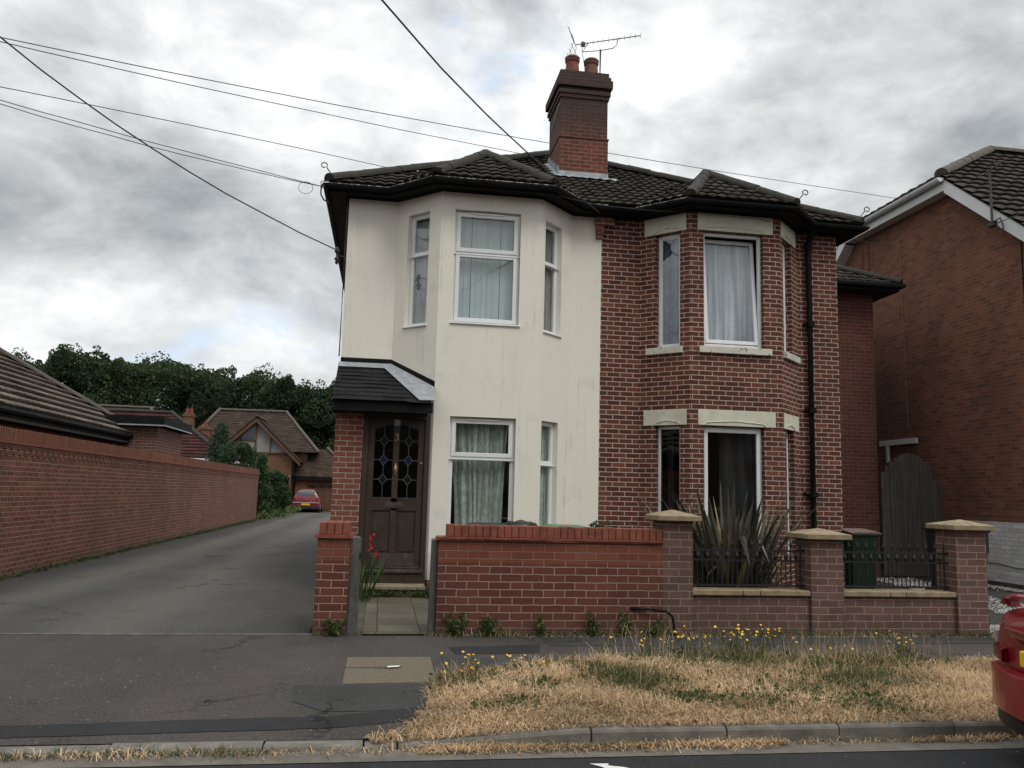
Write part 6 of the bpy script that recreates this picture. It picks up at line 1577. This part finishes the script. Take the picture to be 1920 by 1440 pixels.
cable([(-8.54, 17.0, 9.35), (-7.82, 17.77, 9.58), (-7.02, 18.61, 9.82), (-6.11, 19.54, 10.08), (-5.08, 20.56, 10.36), (-3.91, 21.7, 10.66), (-2.58, 22.97, 10.99), (-1.06, 24.4, 11.34), (0.71, 26.02, 11.73), (2.75, 27.87, 12.16), (5.15, 30.0, 12.63)], 0.010, 'middle thin line wire, dropping behind the cream house eaves', 'cable_grey')
cable([(-5.51, 11.0, 6.44), (-5.15, 11.15, 6.41), (-4.77, 11.31, 6.38), (-4.38, 11.47, 6.36), (-3.97, 11.64, 6.33), (-3.55, 11.81, 6.3), (-3.1, 11.99, 6.28), (-2.64, 12.17, 6.25), (-2.16, 12.36, 6.23), (-1.66, 12.55, 6.2), (-1.14, 12.75, 6.18)], 0.0055, 'upper wire of the pair meeting at the looped eaves bracket', 'cable')
cable([(-5.61, 11.2, 6.48), (-5.23, 11.34, 6.44), (-4.84, 11.48, 6.39), (-4.43, 11.62, 6.35), (-4.01, 11.77, 6.32), (-3.58, 11.92, 6.28), (-3.12, 12.08, 6.25), (-2.65, 12.24, 6.23), (-2.17, 12.41, 6.21), (-1.66, 12.58, 6.19), (-1.14, 12.75, 6.18)], 0.0055, 'lower wire of the pair meeting at the looped eaves bracket', 'cable')
cable([(-4.6, 9.0, 6.43), (-4.34, 9.29, 6.28), (-4.07, 9.59, 6.13), (-3.77, 9.92, 5.99), (-3.45, 10.26, 5.85), (-3.11, 10.64, 5.73), (-2.74, 11.04, 5.61), (-2.34, 11.47, 5.5), (-1.9, 11.94, 5.41), (-1.43, 12.45, 5.32), (-0.91, 13.0, 5.25)], 0.009, 'thick black cable sloping down to the insulator on the cream house side')
cable([(-0.26, 6.0, 5.3), (-0.08, 6.34, 5.31), (0.12, 6.72, 5.32), (0.34, 7.15, 5.34), (0.6, 7.64, 5.38), (0.89, 8.21, 5.44), (1.23, 8.86, 5.52), (1.63, 9.62, 5.62), (2.1, 10.53, 5.76), (2.67, 11.63, 5.95), (3.37, 12.98, 6.19)], 0.0085, 'thick black cable coming from overhead down to the eaves between the halves')
cable([(2.49, 12.24, 6.15), (3.26, 12.50, 6.15), (4.07, 12.6, 6.17), (4.92, 12.35, 6.09), (5.83, 12.4, 6.10), (6.79, 12.9, 6.20), (7.8, 13.6, 6.36), (8.88, 14.2, 6.49), (10.03, 14.73, 6.61), (11.55, 15.11, 6.7)], 0.004, 'thin wire strung along the eaves of the bays to the gable house', 'cable', (0.0, 0.0))
ib = thing('eaves_bracket', 'looped black wire bracket at the corner of the cream house eaves', 'bracket', (-1.12, 12.8, 6.15))
k1 = [(-1.07, 12.94, 6.00), (-1.15, 12.88, 6.02), (-1.19, 12.82, 6.08), (-1.19, 12.79, 6.17), (-1.17, 12.78, 6.22)]
MB().tube(k1, 0.012, 6).build('hook', 'iron', ib, smooth=True)
for z in (6.20, 6.26):
    MB().tube([(-1.17+0.03*math.cos(q*0.785), 12.78, z+0.03*math.sin(q*0.785)) for q in range(9)], 0.007, 5).build('eye', 'iron', ib, smooth=True)
MB().tube([(-1.42+0.11*math.cos(q*0.524), 12.74, 6.14+0.10*math.sin(q*0.524)) for q in range(13)], 0.004, 5).build('wire_loop', 'cable', ib, smooth=True)
ins = thing('insulator', 'black bobbin insulator on the cream house side wall', 'insulator', (-0.86, 13.0, 5.2))
im = MB(); im.lathe((-0.90, 12.98, 5.06), [(0.008, -0.05), (0.03, -0.02), (0.02, 0.01), (0.045, 0.035), (0.03, 0.06), (0.015, 0.08), (0.015, 0.12), (0.03, 0.14), (0.045, 0.165), (0.03, 0.19), (0.035, 0.21), (0.01, 0.24)], 12)
im.build('bobbins', 'black_plastic', ins, smooth=True); MB().tube([(-0.90, 12.98, 5.16), (-0.80, 13.05, 5.16), (-0.78, 13.3, 5.16)], 0.014, 6).build('arm', 'iron', ins)
cw_ = MB(); cw_.tube([(-0.795, 13.29, 6.1), (-0.80, 13.29, 5.2), (-0.80, 13.29, 3.6)], 0.012, 6); cw_.build('wall_cable', 'cable', cream)

# ------------------------------------------------------------------ parched verge
VERGE = [(-0.05, 5.57), (0.18, 5.72), (0.40, 6.25), (0.42, 6.75), (0.62, 7.05), (0.95, 7.22), (1.35, 7.42), (2.0, 7.60), (2.6, 7.72), (3.2, 7.85), (4.0, 7.72), (5.0, 7.60), (6.0, 7.56), (9.5, 7.56), (9.5, 5.57)]
def inside(x, y, poly):
    c = False; j = len(poly)-1
    for i in range(len(poly)):
        xi, yi = poly[i]; xj, yj = poly[j]
        if (yi > y) != (yj > y) and x < (xj-xi)*(y-yi)/(yj-yi)+xi: c = not c
        j = i
    return c
def edge_dist(x, y, poly):
    d = 9.0
    for i in range(len(poly)):
        a, b = Vector(poly[i]), Vector(poly[(i+1) % len(poly)]); p = Vector((x, y)); t = max(0, min(1, (p-a).dot(b-a)/(b-a).length_squared)); d = min(d, (p-a-(b-a)*t).length)
    return d
vz = lambda x, y: ground_z(x, y)+0.022*min(1, edge_dist(x, y, VERGE)/0.35)+0.010*math.sin(x*5.1)*math.sin(y*6.3)
vm = MB(); st_ = 0.10; gidx = {}
nx, ny = int(9.7/st_), int(2.4/st_)
for j in range(ny+1):
    for i in range(nx+1):
        x, y = -0.1+i*st_, 5.585+j*st_
        if inside(x, y, VERGE) or edge_dist(x, y, VERGE) < 0.05: gidx[(i, j)] = vm.pt(x, y, vz(x, y)+0.004)
for j in range(ny):
    for i in range(nx):
        q = [(i, j), (i+1, j), (i+1, j+1), (i, j+1)]
        if all(k in gidx for k in q): vm.f.append(tuple(gidx[k] for k in q))
structure(vm.build('verge', 'soil', smooth=True))
GREEN = [(0.62, 6.78, .30, .85), (1.9, 6.95, .34, .75), (2.15, 6.62, .25, .8), (1.55, 7.30, .28, .55), (0.95, 6.05, .16, .5), (2.75, 7.35, .35, .6), (3.3, 7.6, .45, .85), (3.9, 7.3, .5, .8), (4.0, 6.7, .5, .68), (3.3, 6.35, .4, .55), (4.6, 7.45, .35, .8), (2.9, 6.0, .25, .5), (2.3, 6.1, .2, .5), (1.2, 6.6, .22, .45), (3.6, 5.9, .3, .6), (5.0, 7.5, .3, .6), (2.45, 7.65, .3, .5)]
def greenness(x, y):
    g = 0.0
    for (a, b, r, s) in GREEN: g = max(g, s*math.exp(-((x-a)**2+((y-b)*1.15)**2)/(r*r)))
    return g
def blades(name, count, region, zf, seed, hl=(0.05, 0.15), wd=0.0035, gfun=greenness, lay=0.9):
    rnd = random.Random(seed); mb = MB(); mb.uvs = []; n = 0
    while n < count:
        p = region(rnd)
        if p is None: continue
        x, y = p; n += 1; g = gfun(x, y); green = rnd.random() < g
        patch_ = 0.5+0.5*math.sin(x*3.1+1.0+math.sin(y*4.2))*math.sin(y*2.7+math.cos(x*2.2))
        L = rnd.uniform(*hl)*(0.85 if green else 0.75+0.6*patch_); az = rnd.uniform(0, 6.283); lean = rnd.uniform(0.3, 1.35) if green else min(1.56, abs(rnd.gauss(lay, 0.28)))
        tone = rnd.uniform(0.0, 0.24) if green else min(1.0, max(0.30, 0.40+0.40*patch_+rnd.gauss(0, 0.16)))
        d = Vector((math.cos(az), math.sin(az), 0)); s = Vector((-d.y, d.x, 0))*wd*rnd.uniform(0.6, 1.3); c = Vector((x, y, zf(x, y)-0.004))
        v1 = Vector((0, 0, 1))*math.cos(lean*0.6)+d*math.sin(lean*0.6); tw_ = rnd.gauss(0, 0.5); d2 = (d+Vector((-d.y, d.x, 0))*tw_).normalized(); l2 = min(1.8, lean*1.25); v2 = Vector((0, 0, 1))*math.cos(l2)+d2*math.sin(l2)
        m = c+v1*L*0.5; e = m+v2*L*0.5
        e.z = max(e.z, c.z+0.003)
        i = len(mb.v); mb.v += [tuple(c-s), tuple(c+s), tuple(m+s*0.8), tuple(m-s*0.8), tuple(e)]
        mb.f += [(i, i+1, i+2, i+3), (i+3, i+2, i+4)]; mb.uvs += [(tone, 0)]*5
    return stuff(mb.build(name, 'grass'))
def verge_pt(rnd):
    x = rnd.uniform(-0.05, 6.4); y = rnd.uniform(5.58, 7.9)
    if rnd.random() < 0.05:      # stray straws over the kerb and footway
        y = rnd.uniform(5.47, 5.6) if rnd.random() < 0.6 else y
        return (x, y) if edge_dist(x, y, VERGE) < 0.10 and (x > 0.0) else None
    bare = math.sin(x*4.3+2*math.sin(y*3.1))*math.sin(y*5.2+1.7*math.sin(x*2.3+0.5))
    if bare > 0.72 and rnd.random() < 0.80: return None
    return (x, y) if inside(x, y, VERGE) and rnd.random() < (0.35+0.65*min(1, edge_dist(x, y, VERGE)/0.12)) else None
blades('verge_grass', 98000, verge_pt, vz, 1, (0.035, 0.115), 0.0030, lay=1.36)
def tall_pt(rnd):
    a = rnd.choice([g for g in GREEN if g[3] > 0.6]); x, y = rnd.gauss(a[0], a[2]*0.5), rnd.gauss(a[1], a[2]*0.45)
    return (x, y) if inside(x, y, VERGE) else None
blades('tall_grass', 2300, tall_pt, vz, 2, (0.10, 0.24), 0.0026, lambda x, y: 0.7, 0.6)
_rc = random.Random(55); CL = []
while len(CL) < 120:
    q = (_rc.uniform(0.1, 6.2), _rc.uniform(5.62, 7.8))
    if inside(q[0], q[1], VERGE): CL.append((*q, _rc.uniform(0.03, 0.09)))
def clump_pt(rnd):
    a = rnd.choice(CL); x, y = rnd.gauss(a[0], a[2]), rnd.gauss(a[1], a[2])
    return (x, y) if inside(x, y, VERGE) else None
blades('straw_clumps', 6500, clump_pt, vz, 7, (0.08, 0.20), 0.0024, lambda x, y: 0.5*greenness(x, y), 1.2)
def seed_pt(rnd):
    x = rnd.uniform(1.8, 5.4); y = 7.50+0.25*math.sin(x)*0.5+rnd.gauss(0, 0.12)
    return (x, y) if inside(x, y, VERGE) else None
blades('seed_stems', 420, seed_pt, vz, 8, (0.25, 0.46), 0.0016, lambda x, y: 0.35, 0.45)
def chan_pt(rnd):
    x = rnd.uniform(-2.2, 5.2); y = 5.44-abs(rnd.gauss(0, 0.055)) if x < 2.6 else 5.44-abs(rnd.gauss(0, 0.03))
    dens = 0.9 if 0.3 < x < 2.7 else (0.30 if x < -0.6 else (0.5 if 3.6 < x < 4.3 else 0.12))
    return (x, y) if rnd.random() < dens else None
blades('gutter_straw', 4300, chan_pt, lambda x, y: -0.102, 3, (0.03, 0.11), 0.003, lambda x, y: 0.55 if x < -0.6 else 0.03, 1.45)
# yellow flowered weeds along the back of the verge
def flower_clump(x, y, w, n, h, label, seed):
    rnd = random.Random(seed); o = thing('yellow_flowers', label, 'flowers', (x, y, 0), 'yellow flowers on the verge')
    sm = MB(); fm = MB(); lf = MB(); lf.uvs = []
    for k in range(n):
        px, py = x+rnd.gauss(0, w), y+rnd.gauss(0, 0.10); H = h*rnd.uniform(0.6, 1.15); q = Vector((px+rnd.gauss(0, .05), py+rnd.gauss(0, .05), vz(px, py)+H))
        sm.tube([(px, py, vz(px, py)), ((px+q.x)/2+rnd.gauss(0, .012), (py+q.y)/2, vz(px, py)+H*0.55), tuple(q)], 0.0022, 4, cap=False)
        tl_ = Vector((rnd.gauss(0, .4), rnd.gauss(-0.5, .4), 1)).normalized(); a = tl_.cross(Vector((1, 0, 0))).normalized(); b = tl_.cross(a); r = rnd.uniform(0.010, 0.017)
        ring = [q+(a*math.cos(t*0.785)+b*math.sin(t*0.785))*r*(1 if t % 2 else 0.8)+tl_*0.003 for t in range(8)]
        c = fm.pt(*(q+tl_*0.007)); i = len(fm.v); fm.v += [tuple(p) for p in ring]; c2 = fm.pt(*(q-tl_*0.006))
        for t in range(8): fm.f += [(c, i+t, i+(t+1) % 8), (c2, i+(t+1) % 8, i+t)]
        for t in range(5): leafy(lf, (px+rnd.gauss(0, .03), py+rnd.gauss(0, .03), vz(px, py)+rnd.uniform(0.01, H*0.5)), .02, .02, .02, 2, 0.035, rnd, tone=(0.1, 0.7))
    sm.build('stems', 'sword_leaf', o); fm.build('flower_heads', 'yellow_petal', o); lf.build('leaves', 'weed_leaf', o)
for a in ((0.62, 6.85, 0.14, 11, 0.16, 'sparse yellow flowers nearest the pebbly cover', 1), (1.02, 7.02, 0.12, 9, 0.15, 'small cluster of yellow flowers left of the long green tuft', 2), (2.55, 7.72, 0.16, 11, 0.20, 'scattered yellow flowers below the bent pipe', 3),
          (3.02, 7.75, 0.13, 13, 0.22, 'yellow flowers before the first capped pier', 4), (3.55, 7.75, 0.22, 34, 0.26, 'densest mass of yellow flowers, before the bronze spiky plant', 5), (4.35, 7.62, 0.15, 9, 0.14, 'few low yellow flowers before the lowest capped pier', 6), (5.05, 7.62, 0.13, 16, 0.20, 'yellow flower clump on the right, before the second railing', 7)):
    flower_clump(*a)

# broad leaved weeds threaded through the straw, and litter at the wall foot
rl = MB(); rl.uvs = []; rnd = random.Random(91); n = 0
while n < 1150:
    a = rnd.choice(GREEN); x, y = rnd.gauss(a[0], a[2]*0.75), rnd.gauss(a[1], a[2]*0.65)
    if not inside(x, y, VERGE): continue
    n += 1; leafy(rl, (x, y, vz(x, y)+0.02+0.03*rnd.random()), .035, .035, .015, 3, rnd.uniform(0.022, 0.042), rnd, tone=(0.15, 1.0))
stuff(rl.build('verge_weeds', 'weed_leaf'))
wl_ = MB(); wl_.uvs = []; rnd = random.Random(92)
for k in range(520):
    x = rnd.uniform(0.55, 7.1) if rnd.random() < 0.9 else rnd.uniform(-0.66, -0.3); leafy(wl_, (x, 8.925-abs(rnd.gauss(0, 0.03)), 0.012+abs(rnd.gauss(0, 0.02))), .03, .015, .012, 2, 0.03, rnd, tone=(0.0, 1.0))
for k in range(160):
    leafy(wl_, (rnd.uniform(-0.25, 0.66), 12.10-abs(rnd.gauss(0, 0.02)), 0.03+abs(rnd.gauss(0, 0.03))), .03, .015, .02, 3, 0.04, rnd, tone=(0.0, 0.8))
stuff(wl_.build('wall_foot_growth', 'weed_leaf'))
def wall_pt(rnd): return (rnd.uniform(0.5, 7.2), 8.93-abs(rnd.gauss(0, 0.05)))
blades('wall_foot_straw', 1500, wall_pt, lambda x, y: 0.006, 6, (0.03, 0.10), 0.0026, lambda x, y: 0.45, 1.1)
# low terrace added across the road, out of view, to darken ground floor reflections
op = thing('terrace', 'brick terrace added across the road, seen only mirrored in the window panes', 'terrace', (0, -17, 0))
ow = MB(); F_, L_ = frame(34, -15, -34, -15); hl_ = []
for k in range(11): hl_ += [(2+k*6, 4.2+k*6, 0.9, 2.5), (2+k*6, 3.8+k*6, 3.7, 5.1)]
wall(ow, F_, L_, -0.1, 5.8, hl_, 0.12); ow.build('wall', 'brick_pier', op)
for h in hl_:
    MB().fbox(F_, h[0], h[1], -0.12, -0.10, h[2], h[3]).build('window', 'car_glass', op)
MB().extrude([(-34.5, -14.6, 5.7), (-34.5, -23.4, 5.7), (-34.5, -19, 8.6)], (69, 0, 0)).build('roof', 'tile_dark', op)
